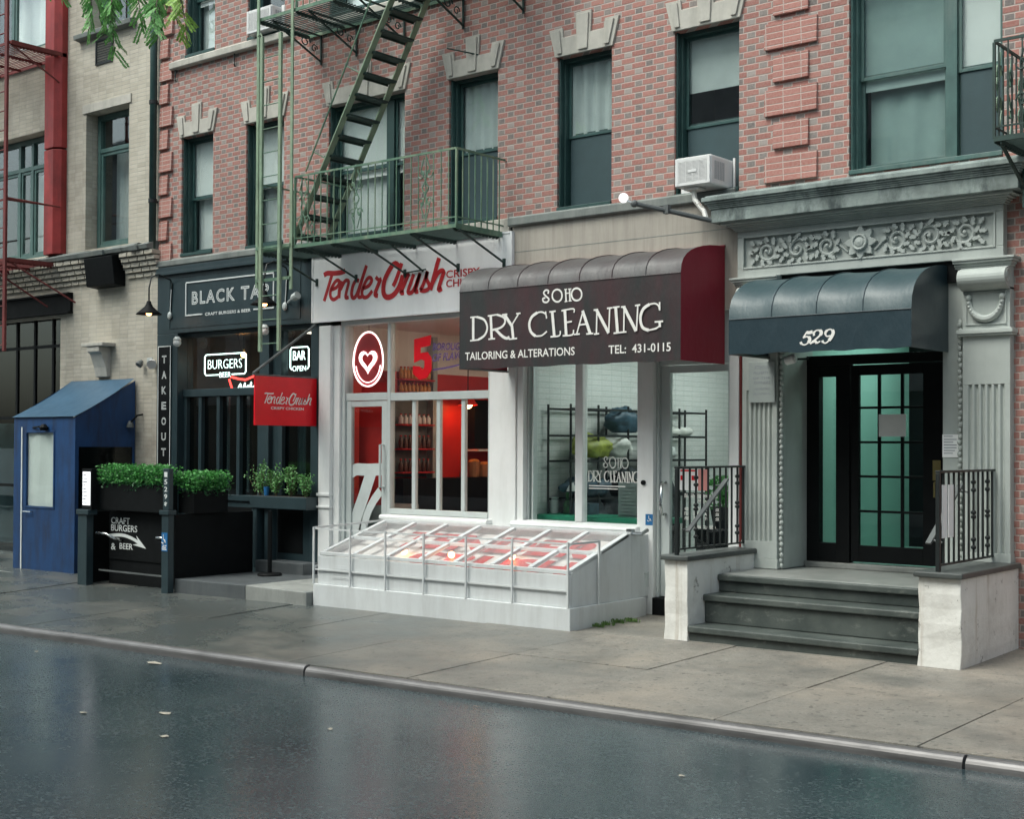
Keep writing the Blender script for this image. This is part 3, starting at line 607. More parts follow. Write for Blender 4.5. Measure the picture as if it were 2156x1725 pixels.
# ---------------------------------------------------------------- buildings on the other side of the street (what the glass reflects)
for (x0, x1, h, lab, mt) in ((-46, -24.1, 13, 'plain brown brick block opposite the beige loft building, far up the street', 'opposite_brick'), (-24, -2.1, 12.2, 'plain brown brick block across the street from the shopfronts', 'opposite_brick'), (-2, 24, 13.5, 'plain grey stone block across the street from the stoop, far right', 'concrete')):
    O = thing('brick_building', lab, 'building', ((x0+x1)/2, -17.3, 0), 'buildings across the street')
    hs_ = [(x0+1+2.2*i, x0+2.1+2.2*i, 4.2+3*k, 6.1+3*k) for i in range(int((x1-x0-2)/2.2)+1) for k in range(int((h-4.5)/3)) if x0+2.1+2.2*i < x1]
    m = wall_mb(x0, x1, -.5, h, hs_+[(x0+.8, x1-.8, .2, 3.1)], -17.3, -.2); m.quad((x0, -24, h), (x1, -24, h), (x1, -17.3, h), (x0, -17.3, h))
    for x in (x0, x1): m.quad((x, -17.3, -.5), (x, -24, -.5), (x, -24, h), (x, -17.3, h))
    build(m, 'wall', mt, O)
    m = MB()
    for a, b, c_, d_ in hs_+[(x0+.8, x1-.8, .2, 3.1)]: m.quad((a, -17.5, c_), (b, -17.5, c_), (b, -17.5, d_), (a, -17.5, d_))
    build(m, 'glazing', 'opposite_glass', O); build(bx(x0, x1, -17.3, -16.9, h-.4, h+.1), 'cornice', 'belt_stone', O, .02)

# ---------------------------------------------------------------- stone doorway of the apartment entrance
PT = thing('stone_doorway', 'grey stone entrance with fluted pilasters, carved frieze and heavy cornice over dark glazed door', 'doorway', (-5.7, 0, .5))
ps = 'portal_stone'
build(MB().box(-7.06, -4.30, -.10, .02, 3.50, 3.60).box(-7.06, -4.30, -.10, .02, 3.92, 3.985).box(-7.06, -6.99, -.10, .02, 3.60, 3.92).box(-4.38, -4.30, -.10, .02, 3.60, 3.92).box(-6.99, -4.38, -.07, .02, 3.60, 3.92), 'frieze', ps, PT, .006)
build(frame_mb(-7.0, -4.37, 3.59, 3.93, .018, -.112, -.101), 'frieze_moulding', ps, PT, .004)
def spiral(m, cx, cz, r0, turns, dirn, a0, y=-.078, rad=.017):
    pts = []; n = 26
    for i in range(n+1):
        u = i/n; a = a0+dirn*turns*2*PI*u; r = r0*(1-u)**.8+.012; pts.append((cx+r*math.cos(a), y-.012*u, cz+r*math.sin(a)))
    m.path(pts, [rad*(1.15-.35*i/n) for i in range(n+1)], 6); return pts
def leafy(m, x, z, ang, L=.075, y=-.08):
    c, s_ = math.cos(ang), math.sin(ang); w = .022
    pts = [(0, 0), (.3*L, w), (.55*L, w*.7), (.75*L, w*1.1), (L, 0), (.7*L, -w*.9), (.4*L, -w*.6), (.2*L, -w*.9)]
    m.pxz([(x+p*c-q*s_, z+p*s_+q*c) for p, q in pts], y-.03, y+.01)
m = MB(); cz = 3.755
for sgn in (-1, 1):
    o = -5.69; prevx = o+sgn*.14
    for k, (dx, r_, fl) in enumerate(((.36, .095, 1), (.69, .10, -1), (1.03, .095, 1))):
        cx = o+sgn*dx; pts = spiral(m, cx, cz, r_, 1.35, sgn*fl, (0 if sgn*1 < 0 else PI)+fl*.3)
        m.path([(prevx, -.08, cz-fl*.08), ((prevx+cx)/2, -.078, cz+fl*.02), (cx-sgn*r_, -.08, cz+.0)], [.013, .018, .016], 6); prevx = cx+sgn*.08
        for j in range(9):
            a = j*2*PI/9+k; leafy(m, cx+math.cos(a)*r_*1.02, cz+math.sin(a)*r_*1.02, a+.9*fl, .07+.02*(j % 2))
        m.sphere((cx, -.10, cz), .022, 8, 6)
        for j in range(3): leafy(m, cx+sgn*(r_+.04), cz+(-1+j)*.07, (0 if sgn > 0 else PI)+(-1+j)*.8*sgn, .075)
build(m, 'carved_scroll', ps, PT, smooth=False)
m = MB(); pr = []
for i in range(32):
    a = 2*PI*i/32; r_ = .135+.028*math.cos(8*a); pr.append((-5.69+r_*math.cos(a)*1.05, cz+r_*math.sin(a)*1.05))
m.pxz(pr, -.118, -.065); tl = Matrix.Rotation(PI/2, 3, 'X')
m.lathe([(.085, 0), (.08, .035), (.062, .036), (.055, .015), (.04, .03), (.0, .04)], (-5.69, -.115, cz), 20, tl)
build(m, 'carved_rosette', ps, PT, .006)
m = MB()                                       # cornice: stacked mouldings returned at both ends
def layer(mm, z0, z1, pj, xo=0): mm.box(-7.06-pj, -4.30+pj-xo, -.10-pj, .02, z0, z1)
for z0, z1, pj in ((3.985, 4.003, .02), (4.003, 4.02, .032), (4.02, 4.036, .05), (4.036, 4.054, .085), (4.054, 4.075, .13)): layer(m, z0, z1, pj)
build(m, 'bed_moulding', ps, PT, .003)
m = MB()
for z0, z1, pj in ((4.075, 4.215, .20), (4.215, 4.232, .215), (4.232, 4.25, .225), (4.25, 4.268, .238), (4.268, 4.29, .255), (4.29, 4.335, .275)): layer(m, z0, z1, pj)
m.pyz([(.02, 4.335), (-.36, 4.336), (-.35, 4.35), (.02, 4.44)], -7.30, -4.06)
build(m, 'cornice', 'cornice_stone', PT, .004)
def pilaster(x0, x1):
    w = x1-x0; pts = [(x0, .02), (x0, -.10)]; n = 6; f = (w-.08)/n
    for i in range(n):
        a = x0+.04+i*f; pts += [(a+f*.18, -.10)]+[(a+f*(.18+.64*k/6), -.10-(-.028)*math.sin(PI*k/6)) for k in range(1, 6)]+[(a+f*.82, -.10)]
    pts += [(x1, -.10), (x1, .02)]
    m = MB().pxy(pts, .78, 2.33); m.box(x0, x1, -.10, .02, 2.331, 2.78); m.box(x0-.015, x1+.015, -.115, .02, .50, .60).box(x0-.005, x1+.005, -.107, .02, .601, .779)
    return m
for x0, x1 in ((-7.0, -6.60), (-4.68, -4.24)):
    P = build(pilaster(x0, x1), 'pilaster', ps, PT, .003)
    build(MB().box(x0-.03, x1+.03, -.14, .02, 2.781, 2.80).box(x0-.04, x1+.04, -.155, .02, 2.80, 2.835).box(x0-.015, x1+.015, -.12, .02, 2.835, 2.85), 'pilaster_band', ps, P, .004)
    m = MB().box(x0, x1, -.10, .02, 2.85, 3.22)
    m.add(*(lambda q: (q.v, q.f))(frame_mb(x0+.03, x1-.03, 2.88, 3.19, .014, -.112, -.1005)))
    c = (x0+x1)/2; pts = [(c+.155*math.cos(PI+PI*k/16), -.118, 3.12+.185*math.sin(PI+PI*k/16)) for k in range(17)]
    m.path(pts, [.018+.016*math.sin(PI*k/16) for k in range(17)], 8)
    for k in range(1, 16): m.sphere((pts[k][0], -.135, pts[k][2]), .017, 6, 5)
    for s_ in (-1, 1): m.sphere((c+s_*.155, -.125, 3.135), .03, 8, 6)
    build(m, 'wreath_panel', ps, P, .002)
    prof = [(.02, 3.20), (-.12, 3.20), (-.15, 3.215)]     # console: scrolled volute
    prof += [(-.165-.085*math.sin(t_*PI/10), 3.31-.085*math.cos(t_*PI/10)) for t_ in range(1, 11)]+[(-.12, 3.41), (.02, 3.41)]
    m = MB().pyz(prof, x0+.0, x1-.0)
    for x in (x0-.012, x1-.013):
        m.path([(x+.0125, -.165+.075*(1-t_/30)*math.cos(t_*.42), 3.31+.075*(1-t_/30)*math.sin(t_*.42)) for t_ in range(30)], .009, 5)
    build(m, 'console', ps, P, .008, smooth=False)
m = MB()
for z0, z1, pj in ((3.411, 3.43, .02), (3.43, 3.455, .035), (3.455, 3.478, .06), (3.478, 3.499, .075)): m.box(-7.06-pj*.8, -6.58+pj*.2, -.10-pj, .02, z0, z1).box(-4.74-pj*.2, -4.24+pj*.8, -.10-pj, .02, z0, z1)
build(m, 'capital', ps, PT, .004)
build(MB().box(-6.58, -4.74, -.06, .02, 3.30, 3.499), 'soffit_beam', 'near_black', PT)
# door recess: jambs with rope moulding
m = MB().box(-6.60, -6.56, -.02, .62, .50, 3.3).box(-4.90, -4.68, -.02, .62, .50, 3.3).box(-6.56, -4.90, .0, .62, 2.93, 3.3)
build(m, 'door_jamb', ps, PT, .006)
m = MB()
for x, y in ((-6.575, -.045), (-4.72, -.045)):
    m.box(x-.012, x+.012, y-.01, y+.02, .50, 2.95)
    for k in range(44): m.sphere((x+.004*(-1)**k, y-.008, .53+k*.055), .024, 7, 5, (1, 1, 1.25))
build(m, 'rope_moulding', ps, PT, smooth=True)
D = build(MB().box(-6.56, -6.42, .48, .58, .555, 2.60).box(-6.23, -6.08, .48, .58, .555, 2.60).box(-5.08, -4.905, .48, .58, .555, 2.60).box(-6.42, -6.23, .482, .578, .555, .75).box(-6.56, -4.905, .475, .58, 2.601, 2.70).box(-6.56, -4.905, .475, .58, 2.86, 2.93).box(-6.42, -6.23, .482, .578, 2.48, 2.60), 'door_frame', 'near_black', PT, .004)
build(bx(-6.42, -6.23, .525, .53, .75, 2.48), 'sidelight_glass', 'glass_shop', D); build(bx(-6.56, -4.905, .525, .53, 2.70, 2.86), 'transom_glass', 'glass_shop', D)
m = MB().box(-6.07, -5.985, .50, .55, .57, 2.59).box(-5.305, -5.09, .50, .55, .57, 2.59).box(-5.985, -5.305, .502, .548, .57, .74).box(-5.985, -5.305, .502, .548, 2.485, 2.59)
for z in (2.151, 1.797, 1.447, 1.091): m.box(-5.985, -5.305, .505, .545, z-.012, z+.012)
for x in (-5.772, -5.527):
    zs = [.74, 1.079, 1.103, 1.435, 1.459, 1.785, 1.809, 2.139, 2.163, 2.485]
    for k in range(0, 10, 2): m.box(x-.014, x+.014, .506, .544, zs[k], zs[k+1])
DD = build(m, 'door', 'near_black', PT, .004); build(bx(-5.985, -5.305, .523, .527, .74, 2.485), 'pane', 'glass_shop', DD)
m = MB().box(-5.20, -5.12, .485, .50, 1.42, 1.62); m.path([(-5.16, .49, 1.40), (-5.16, .43, 1.40), (-5.16, .43, 1.26), (-5.16, .49, 1.26)], .012, 8); build(m, 'door_handle', 'brass', DD, .003)
build(bx(-6.58, -4.88, 3.2, 3.25, .55, 3.2), 'lobby_back', 'near_black', PT); L = room_mb(-6.58, -4.88, .62, 3.2, .55, 3.2, 'lrft'); build(L, 'lobby_interior', 'lobby_teal', PT)
build(bx(-6.2, -5.2, 1.0, 2.6, 3.16, 3.19), 'lobby_lamp', 'tube_teal', PT)

# ---------------------------------------------------------------- stoop
ST = thing('stoop', 'dark slate stoop of three steps between white plastered cheek walls at the apartment entrance', 'stoop', (-5.7, -.7, -.15))
def step(x0, x1, y0, z0, z1, yb=-.05):
    m = MB().box(x0, x1, y0+.035, yb, z0, z1-.065); m.box(x0, x1, y0, yb, z1-.064, z1); return m
build(step(-6.85, -4.57, -1.415, -.22, .035, -1.0), 'step', 'slate_step', ST, .012); build(step(-6.85, -4.57, -1.13, .036, .312, -.7), 'step', 'slate_step', ST, .012)
build(step(-6.85, -4.57, -.855, .313, .487, -.5), 'step', 'slate_step', ST, .012)
build(MB().box(-6.84, -4.58, -.80, .60, .42, .494), 'landing', 'landing_stone', ST, .01); build(bx(-6.56, -4.9, .42, .60, .495, .553), 'threshold', 'landing_stone', ST, .008)
def cheek(x0, x1, zb, side):
    n = 7; m = MB(); rows = []
    for k in range(n+1):
        z = zb+(.648-zb)*k/n; j = lambda: rnd.uniform(-.006, .006)
        e = .02*max(0, 1-k/2.)
        rows.append([(x0-e+j()*.5, .02, z), (x0-e+j(), -1.405-e+j(), z), (x1+j(), -1.405-e+j(), z), (x1, .02, z)])
    for r_ in rows: m.v += [Vector(p) for p in r_]
    for k in range(n):
        for i in range(3): m.f.append((k*4+i, k*4+i+1, k*4+5+i, k*4+4+i))
    m.f += [(0, 1, 2, 3), (n*4+3, n*4+2, n*4+1, n*4)]
    P = build(m, 'cheek_wall', 'cheek_white', ST, .008)
    build(MB().box(x0-.03, x1+.03, -1.45, .0, .65, .70), 'coping', 'cap_stone', P, .012)
cheek(-7.11, -6.852, -.25, -1); cheek(-4.568, -4.20, -.25, 1)

def railing(x, label, inner):
    R = thing('iron_railing', label, 'railing', (x, -.7, .70)); y0, y1 = -1.39, .0
    build(MB().box(x-.018, x+.018, y0-.018, y0+.018, .70, 1.53), 'post', 'black_iron', R, .003)
    build(MB().box(x-.012, x+.012, y0+.019, y1, .745, .762), 'bottom_rail', 'black_iron', R)
    m = MB().box(x-.02, x+.02, y0-.02, y1+.02, 1.531, 1.552); m.path([(x, y1+.02, 1.54), (x, y1+.05, 1.53), (x, y1+.055, 1.50), (x, y1+.03, 1.48)], .014, 6)
    build(m, 'top_rail', 'black_iron', R, .003)
    for k in range(1, 12):
        y = y0+(y1-y0)*k/12; m = MB().box(x-.008, x+.008, y-.008, y+.008, .762, 1.531)
        if k in ((3, 10) if inner > 0 else (7, 10)):
            for zc in (1.44, 1.37, 1.17, 1.13, .93, .86): m.sphere((x, y, zc), .026, 8, 5, (1, 1.15, .8))
        build(m, 'baluster', 'black_iron', R)
    m = MB().bar((x+inner*.10, -1.36, .93), (x+inner*.10, -.62, 1.42), .05, .02)
    for yy, zz in ((-1.3, .97), (-.68, 1.38)): m.path([(x, yy, zz-.03), (x+inner*.09, yy, zz-.01)], .01, 6)
    build(m, 'handrail', 'iron_grey', R, .004)
railing(-6.98, 'black iron railing on the left cheek wall of the stoop, before the dry cleaner door', 1)
railing(-4.40, 'black iron railing on the right cheek wall of the stoop, with white notices tied on', -1)
solo(MB().box(-4.388, -4.384, -1.345, -1.23, .98, 1.43).box(-4.388, -4.384, -1.205, -1.09, .98, 1.43), 'notice_board', 'paper', 'pair of narrow white notice sheets tied to the right stoop railing', 'notice')
solo(bx(-5.765, -5.479, .492, .497, 1.855, 2.08).add(*(lambda q: (q.v, q.f))(MB())), 'paper_notice', 'paper', 'white paper notice taped across the muntins of the black entrance door', 'notice')
N = thing('paper_notice', 'small pale notice in a clear sleeve on the jamb right of the black entrance door', 'notice', (-4.82, -.02, 1.65))
build(bx(-4.90, -4.745, -.0275, -.0215, 1.655, 1.87), 'sheet', 'paper', N); m = MB()
for k in range(6): m.box(-4.885, -4.76-rnd.uniform(0, .04), -.0295, -.0285, 1.69+k*.026, 1.697+k*.026)
m.box(-4.885, -4.80, -.0295, -.0285, 1.85, 1.856); build(m, 'print', 'paper_ink', N)
N = thing('wall_sign', 'grey plaque with fine print on the fluted pilaster left of the entrance', 'sign', (-6.75, -.12, 2.2))
build(bx(-6.91, -6.61, -.128, -.118, 2.20, 2.62), 'plate', 'tc_grey', N, .003); m = MB()
for zz, hh, s_ in ((2.545, .035, 'ATTENTION'), (2.49, .03, 'PROPERTY'), (2.44, .022, 'OF THE'), (2.39, .03, 'OWNERS'), (2.33, .022, 'NO POSTING'), (2.28, .02, 'OR LOITERING')):
    q = text_mb(s_, -6.86+rnd.uniform(0, .03), -6.66-rnd.uniform(0, .03), zz, zz+hh, -.1285, .001); m.add(q.v, q.f)
build(m, 'print', 'paper_ink', N)

# ---------------------------------------------------------------- awnings
def arc(y0, z0, y1, z1, n=9):       # quarter ellipse from wall (y0,z0) out to fold (y1,z1)
    return [(y0+(y1-y0)*math.sin(t_*PI/2/n), z1+(z0-z1)*max(0, math.cos(t_*PI/2/n))**.8) for t_ in range(n+1)]
def awning(label, x0, x1, zt, zf, zb, yp, mf, ms, ribs, sag, mt):
    A = thing('awning', label, 'awning', ((x0+x1)/2, -.1, zb)); prof = arc(-.03, zt, -yp, zf)
    # roof and front sheet as one skin with slight ripples between the ribs
    m = MB(); nx = 48; rows = prof+[(-yp, zf+(zb-zf)*k/5) for k in range(1, 6)]
    for i in range(nx+1):
        x = x0+(x1-x0)*i/nx; rip = sag*math.sin(((i/nx)*ribs % 1)*PI)*.7
        for j, (y, z) in enumerate(rows):
            a = min(1., j/9)*PI/2; fall = math.sin(PI*min(1, j/9))*rip
            wv = .0015*math.sin(i*.8+j*.6)*math.sin(PI*(j-9)/5) if j > 9 else 0
            m.v.append(Vector((x, y+math.sin(a)*fall+wv, z-math.cos(a)*fall+(.008*math.sin(i*.55) if j == len(rows)-1 else 0))))
    k = len(rows); top = MB(); top.v = [v.copy() for v in m.v]
    top.f = [(i*k+j, (i+1)*k+j, (i+1)*k+j+1, i*k+j+1) for i in range(nx) for j in range(9)]; m.f += [(i*k+j, (i+1)*k+j, (i+1)*k+j+1, i*k+j+1) for i in range(nx) for j in range(9, k-1)]
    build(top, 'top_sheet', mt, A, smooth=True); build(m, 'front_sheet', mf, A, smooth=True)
    build(MB().path([(x0, -yp-.002, zf), (x1, -yp-.002, zf)], .006, 6), 'seam', mf, A)
    for q in range(1, ribs):
        x = x0+(x1-x0)*q/ribs; build(MB().path([(x, y-.001, z+.001) for y, z in prof], .0055, 6), 'rib_seam', mf, A)
    for x in (x0, x1): build(MB().quad(*[(x, y, z) for y, z in prof], (x, -yp, zb), (x, -.03, zb+.0)), 'side_sheet', ms, A)
    fr = MB()
    for x in (x0+.012, x1-.012): fr.path([(x, y+.012, z-.012) for y, z in prof]+[(x, -yp+.012, zb+.01)], .011, 6).path([(x, -.03, zb+.012), (x, -yp+.012, zb+.012)], .011, 6)
    fr.path([(x0+.012, -yp+.012, zb+.012), (x1-.012, -yp+.012, zb+.012)], .011, 6).path([(x0+.012, -yp+.012, zf), (x1-.012, -yp+.012, zf)], .011, 6)
    for q in range(1, ribs):
        x = x0+(x1-x0)*q/ribs; fr.path([(x, y+.016, z-.016) for y, z in prof], .010, 6)
    build(fr, 'frame', 'iron_grey', A); return A
AW = awning('maroon and black vinyl awning with curved top and white lettering over the dry cleaner', -10.21, -7.25, 3.86, 3.50, 2.615, .90, 'vinyl_maroon_black', 'vinyl_maroon', 7, .024, 'vinyl_sky_sheen')
build(MB().pyz([(.0, 3.855), (-.05, 3.855), (-.05, 3.875), (.0, 3.885)], -10.19, -7.25), 'head_bar', 'vinyl_maroon', AW)
AN = awning('navy black vinyl awning with curved top and house number over the apartment entrance', -6.70, -4.84, 3.46, 2.99, 2.645, .90, 'vinyl_navy', 'vinyl_navy', 4, .05, 'vinyl_navy_sky_sheen')

# ---------------------------------------------------------------- burger bar shopfront (dark)
BT = thing('burger_shopfront', 'dark slate painted burger bar shopfront with tall windows and bare bulbs glowing inside', 'shopfront', (-15.4, 0, 0)); df = 'dark_front'
build(MB().box(-17.05, -13.62, -.04, .05, 3.40, 4.28).box(-17.05, -13.61, -.09, .05, 4.281, 4.33).box(-17.05, -13.61, -.07, .05, 4.33, 4.40), 'fascia', df, BT, .005)
build(frame_mb(-16.75, -13.85, 3.47, 4.24, .012, -.048, -.0402), 'fascia_moulding', df, BT)
build(MB().box(-17.05, -16.55, -.04, .25, -.3, 3.398), 'pilaster', df, BT, .006); build(MB().box(-13.66, -13.47, -.02, .25, -.3, 3.398), 'pilaster', df, BT, .006)
m = MB().box(-14.80, -14.60, .05, .25, .0, 3.398).box(-14.60, -14.42, .12, .25, .0, 3.398)
m.box(-16.55, -14.80, .06, .24, 2.45, 2.56).box(-14.42, -13.66, .06, .24, 2.45, 2.56).box(-16.55, -14.8, .06, .24, 3.34, 3.398).box(-14.42, -13.66, .06, .24, 3.34, 3.398)
for a in (-16.55, -16.20, -15.78, -15.33, -14.87): m.box(a, a+.07, .08, .22, 1.02, 2.449)
for a in (-14.42, -13.74): m.box(a, a+.07, .08, .22, 1.02, 2.449)
m.box(-16.55, -14.80, .02, .24, .94, 1.019).box(-14.42, -13.66, .02, .24, .94, 1.019)
FRM = build(m, 'window_frame', df, BT, .004)
build(MB().box(-16.55, -14.80, .05, .25, -.2, .939).box(-14.42, -13.66, .05, .25, -.2, .939), 'bulkhead', df, BT, .005)
build(MB().box(-16.45, -14.85, .045, .0485, .25, .85).box(-14.38, -13.87, .045, .0485, .25, .85), 'bulkhead_panel', 'near_black', BT, .003)
build(bx(-16.55, -14.8, .14, .145, 2.56, 3.34), 'transom_pane', 'glass_shop', FRM); build(bx(-14.42, -13.66, .14, .145, 2.56, 3.34), 'transom_pane', 'glass_shop', FRM)
build(bx(-16.55, -14.8, .14, .145, 1.02, 2.45), 'pane', 'glass_dark', FRM); build(bx(-14.42, -13.66, .14, .145, 1.02, 2.45), 'pane', 'glass_dark', FRM)
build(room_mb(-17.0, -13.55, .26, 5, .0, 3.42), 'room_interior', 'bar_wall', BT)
for a, b in ((-15.98, -15.80), (-15.55, -15.36), (-16.52, -16.44), (-14.33, -14.15)): build(curtain_mb(a, b, 1.05, 2.45, .35, .02, 2), 'curtain', 'cloth_grey', BT, smooth=True)
build(bx(-16.9, -15.3, 3.2, 3.25, 1.5, 2.9), 'wall_panel', 'tc_grey', BT); build(bx(-14.2, -13.6, .9, .92, 2.5, 3.4), 'wall_panel', 'tc_grey', BT)
build(bx(-14.9, -13.65, 1.0, 2.6, 3.385, 3.40), 'ceiling_lamp_or_fill', 'fill_dim', BT)  # added emitter, out of view, to lift the greys in the bar windows
for x, z in ((-16.05, 3.12), (-15.55, 3.12)):
    B_ = thing('pendant_bulb', '%s bare bulb of the pair hanging over the BURGERS neon sign' % ('left' if x < -16 else 'right'), 'lamp', (x, .8, z))
    build(MB().path([(x, .8, 3.41), (x, .8, z+.06)], .006, 5), 'cord', 'near_black', B_); build(MB().lathe([(.022, .07), (.022, .02)], (x, .8, z), 8), 'socket', 'brass', B_)
    build(MB().sphere((x, .8, z-.02), .045), 'bulb', 'bulb_warm', B_, smooth=True)

SG = thing('shop_sign', 'white line frame with inline capital letters and small caption on the dark burger bar fascia', 'sign', (-15.38, -.04, 3.62)); lg = 'lettering_grey'
m = MB(); y0, y1 = -.052, -.0405; h = .02
m.box(-16.35, -14.40, y0, y1, 4.125, 4.125+h).box(-16.36, -16.36+h, y0, y1, 3.64, 4.123).box(-14.41, -14.41+h, y0, y1, 3.64, 4.123).box(-16.34, -15.96, y0, y1, 3.64, 3.64+h).box(-14.82, -14.412, y0, y1, 3.64, 3.64+h)
build(m, 'border', lg, SG)
m = MB()
for wd, a, b in (('BLACK', -16.21, -15.23), ('TAP', -15.10, -14.50)):
    q = text_mb(wd, a, b, 3.80, 3.995, -.042, .004, outline=.027, space=1.25); m.add(q.v, q.f)
build(m, 'lettering', lg, SG); m = text_mb('CRAFT BURGERS & BEER', -15.90, -14.885, 3.622, 3.668, -.042, .004, bold=.02); build(m, 'caption', lg, SG)
SG = thing('vertical_sign', 'tall narrow sign with TAKEOUT lettered downwards on the dark corner pilaster', 'sign', (-16.84, -.04, 1.43))
build(bx(-17.0, -16.69, -.055, -.041, 1.42, 3.22), 'board', 'near_black', SG, .002); build(frame_mb(-17.0, -16.69, 1.42, 3.22, .014, -.060, -.0555), 'border', lg, SG)
m = MB()
for k, ch in enumerate('TAKEOUT'):
    z = 2.96-k*.232; q = text_mb(ch, -16.90, -16.79, z, z+.115, -.056, .004, outline=.026); m.add(q.v, q.f)
build(m, 'lettering', lg, SG)

def neon(name, label, x0, x1, z0, z1, gap, rows):
    N = thing(name, label, 'neon sign', ((x0+x1)/2, .27, z0)); yy = .27
    if gap: pts = [[(gap[0], yy, z0), (x0+.03, yy, z0), (x0, yy, z0+.03), (x0, yy, z1-.03), (x0+.03, yy, z1), (x1-.03, yy, z1), (x1, yy, z1-.03), (x1, yy, z0+.03), (x1-.03, yy, z0), (gap[1], yy, z0)]]
    m = MB()
    for p in pts: m.path(p, .0095, 6)
    build(m, 'border_tube', 'neon_white', N, smooth=True); m = MB()
    for s_, a, b, c_, d_, bo in rows: q = text_mb(s_, a, b, c_, d_, yy, .006, bold=bo); m.add(q.v, q.f)
    build(m, 'lettering', 'neon_white', N); build(MB().path([(x0+.1, yy, z1), (x0+.1, .2, 3.35)], .003, 4).path([(x1-.1, yy, z1), (x1-.1, .2, 3.35)], .003, 4), 'hanging_wire', 'near_black', N)
neon('neon_sign', 'white neon sign reading BURGERS in a rounded frame in the burger bar window', -16.30, -15.36, 2.775, 3.08, (-15.97, -15.67), [('BURGERS', -16.22, -15.44, 2.865, 3.0, -.012), ('BEER', -15.95, -15.69, 2.735, 2.81, 0)])
neon('neon_sign', 'white neon sign reading BAR in a square frame beside the white shopfront', -14.40, -14.02, 2.80, 3.11, (-14.37, -14.05), [('BAR', -14.34, -14.08, 2.93, 3.06, .01), ('OPEN', -14.35, -14.07, 2.775, 2.85, 0)])
N = thing('neon_sign', 'red neon outline with slanted white script below the burger neon', 'neon sign', (-15.4, .27, 2.5))
m = MB().path([(-15.72, .26, 2.70), (-15.66, .26, 2.57), (-15.64, .26, 2.47)], .016, 6).path([(-15.68, .26, 2.735), (-15.5, .26, 2.70), (-15.35, .26, 2.685), (-15.15, .26, 2.735)], .016, 6).path([(-15.12, .26, 2.6), (-15.1, .26, 2.46)], .014, 6)
build(m, 'outline_tube', 'neon_red', N, smooth=True); m = MB().ribbon([(.022, [(0, 0), (.1, .13), (.12, .02), (.2, .14), (.2, .05), (.27, .1), (.27, .03), (.34, .15), (.34, .06), (.44, .12)])], (-15.56, 2.50), .26)
build(m, 'script', 'neon_white', N)
m = MB()
for x in (-15.75, -15.66, -15.62, -15.35, -15.25, -15.05): m.sphere((x, .5, 2.38+rnd.uniform(-.03, .02)), .022, 6, 5)
solo(m, 'string_lights', 'neon_red', 'string of small red lights behind the burger bar glass under the transom', 'lights')

def gooseneck(x, z, label):
    G = thing('gooseneck_lamp', label, 'lamp', (x, -.04, z))
    build(MB().path([(x-.06, -.05, z+.02), (x-.02, -.05, z+.5), (x-.02, -.08, z+.56), (x-.02, -.3, z+.62), (x-.02, -.42, z+.57), (x-.02, -.46, z+.40), (x-.02, -.46, z+.2)], .011, 8), 'arm', 'black_iron', G, smooth=True)
    build(MB().sphere((x-.06, -.06, z+.03), .045, 10, 7, (1, .6, 1.3)), 'wall_plate', 'grey_metal', G, smooth=True)
    build(MB().path([(x-.055, -.055, z+.05), (x-.03, -.055, z+.42)], .009, 6), 'conduit', 'lettering_grey', G)
    build(MB().lathe([(.03, .21), (.04, .17), (.06, .13), (.15, .05), (.19, .015), (.185, .012), (.14, .045), (.05, .12)], (x-.02, -.46, z), 18), 'shade', 'near_black', G, smooth=True)
    build(MB().sphere((x-.02, -.46, z+.035), .042), 'bulb', 'bulb_warm', G, smooth=True)
gooseneck(-16.66, 3.64, 'black gooseneck lamp at the left end of the dark burger fascia, beside beige brick')
gooseneck(-14.09, 3.62, 'black gooseneck lamp with lit bulb behind the green drop ladder on the burger fascia')
def globe(x, y, z, label, r=.06):
    G = thing('security_camera', label, 'camera', (x, y, z))
    build(MB().sphere((x, y, z), r, 14, 10), 'dome', 'white_paint', G, smooth=True); build(MB().lathe([(r*.9, 0), (r*1.0, .03), (r*.5, .07)], (x, y, z+r*.35), 12), 'mount', 'grey_metal', G)
globe(-16.48, -.10, 3.25, 'white dome camera under the dark burger fascia above the TAKEOUT sign'); globe(-14.52, -.10, 3.325, 'white dome camera under the dark burger fascia behind the drop ladder')
G = thing('floodlight', 'small grey floodlight on the right end of the dark burger fascia', 'lamp', (-13.85, -.04, 3.72))
build(MB().path([(-14.1, -.05, 3.70), (-13.95, -.12, 3.73)], .014, 6), 'arm', 'grey_metal', G); build(MB().lathe([(.02, 0), (.05, .05), (.055, .14)], (-13.95, -.12, 3.73), 12, Matrix.Rotation(1.2, 3, 'Y')), 'head', 'grey_metal', G)
G = thing('floodlight', 'pair of floodlights on the beige brick pier above the blue booth', 'lamp', (-17.25, 0, 2.98))
build(bx(-17.32, -17.2, -.03, .0, 2.98, 3.06), 'wall_plate', 'grey_metal', G, .005); tl = Matrix.Rotation(2.2, 3, 'X') @ Matrix.Rotation(.7, 3, 'Y')
build(MB().lathe([(.02, 0), (.06, .05), (.075, .12)], (-17.16, -.04, 3.0), 12, tl), 'head', 'ac_white', G); build(MB().lathe([(.02, 0), (.05, .05), (.055, .10)], (-17.42, -.04, 3.02), 12, Matrix.Rotation(2.4, 3, 'X')), 'head', 'iron_grey', G)

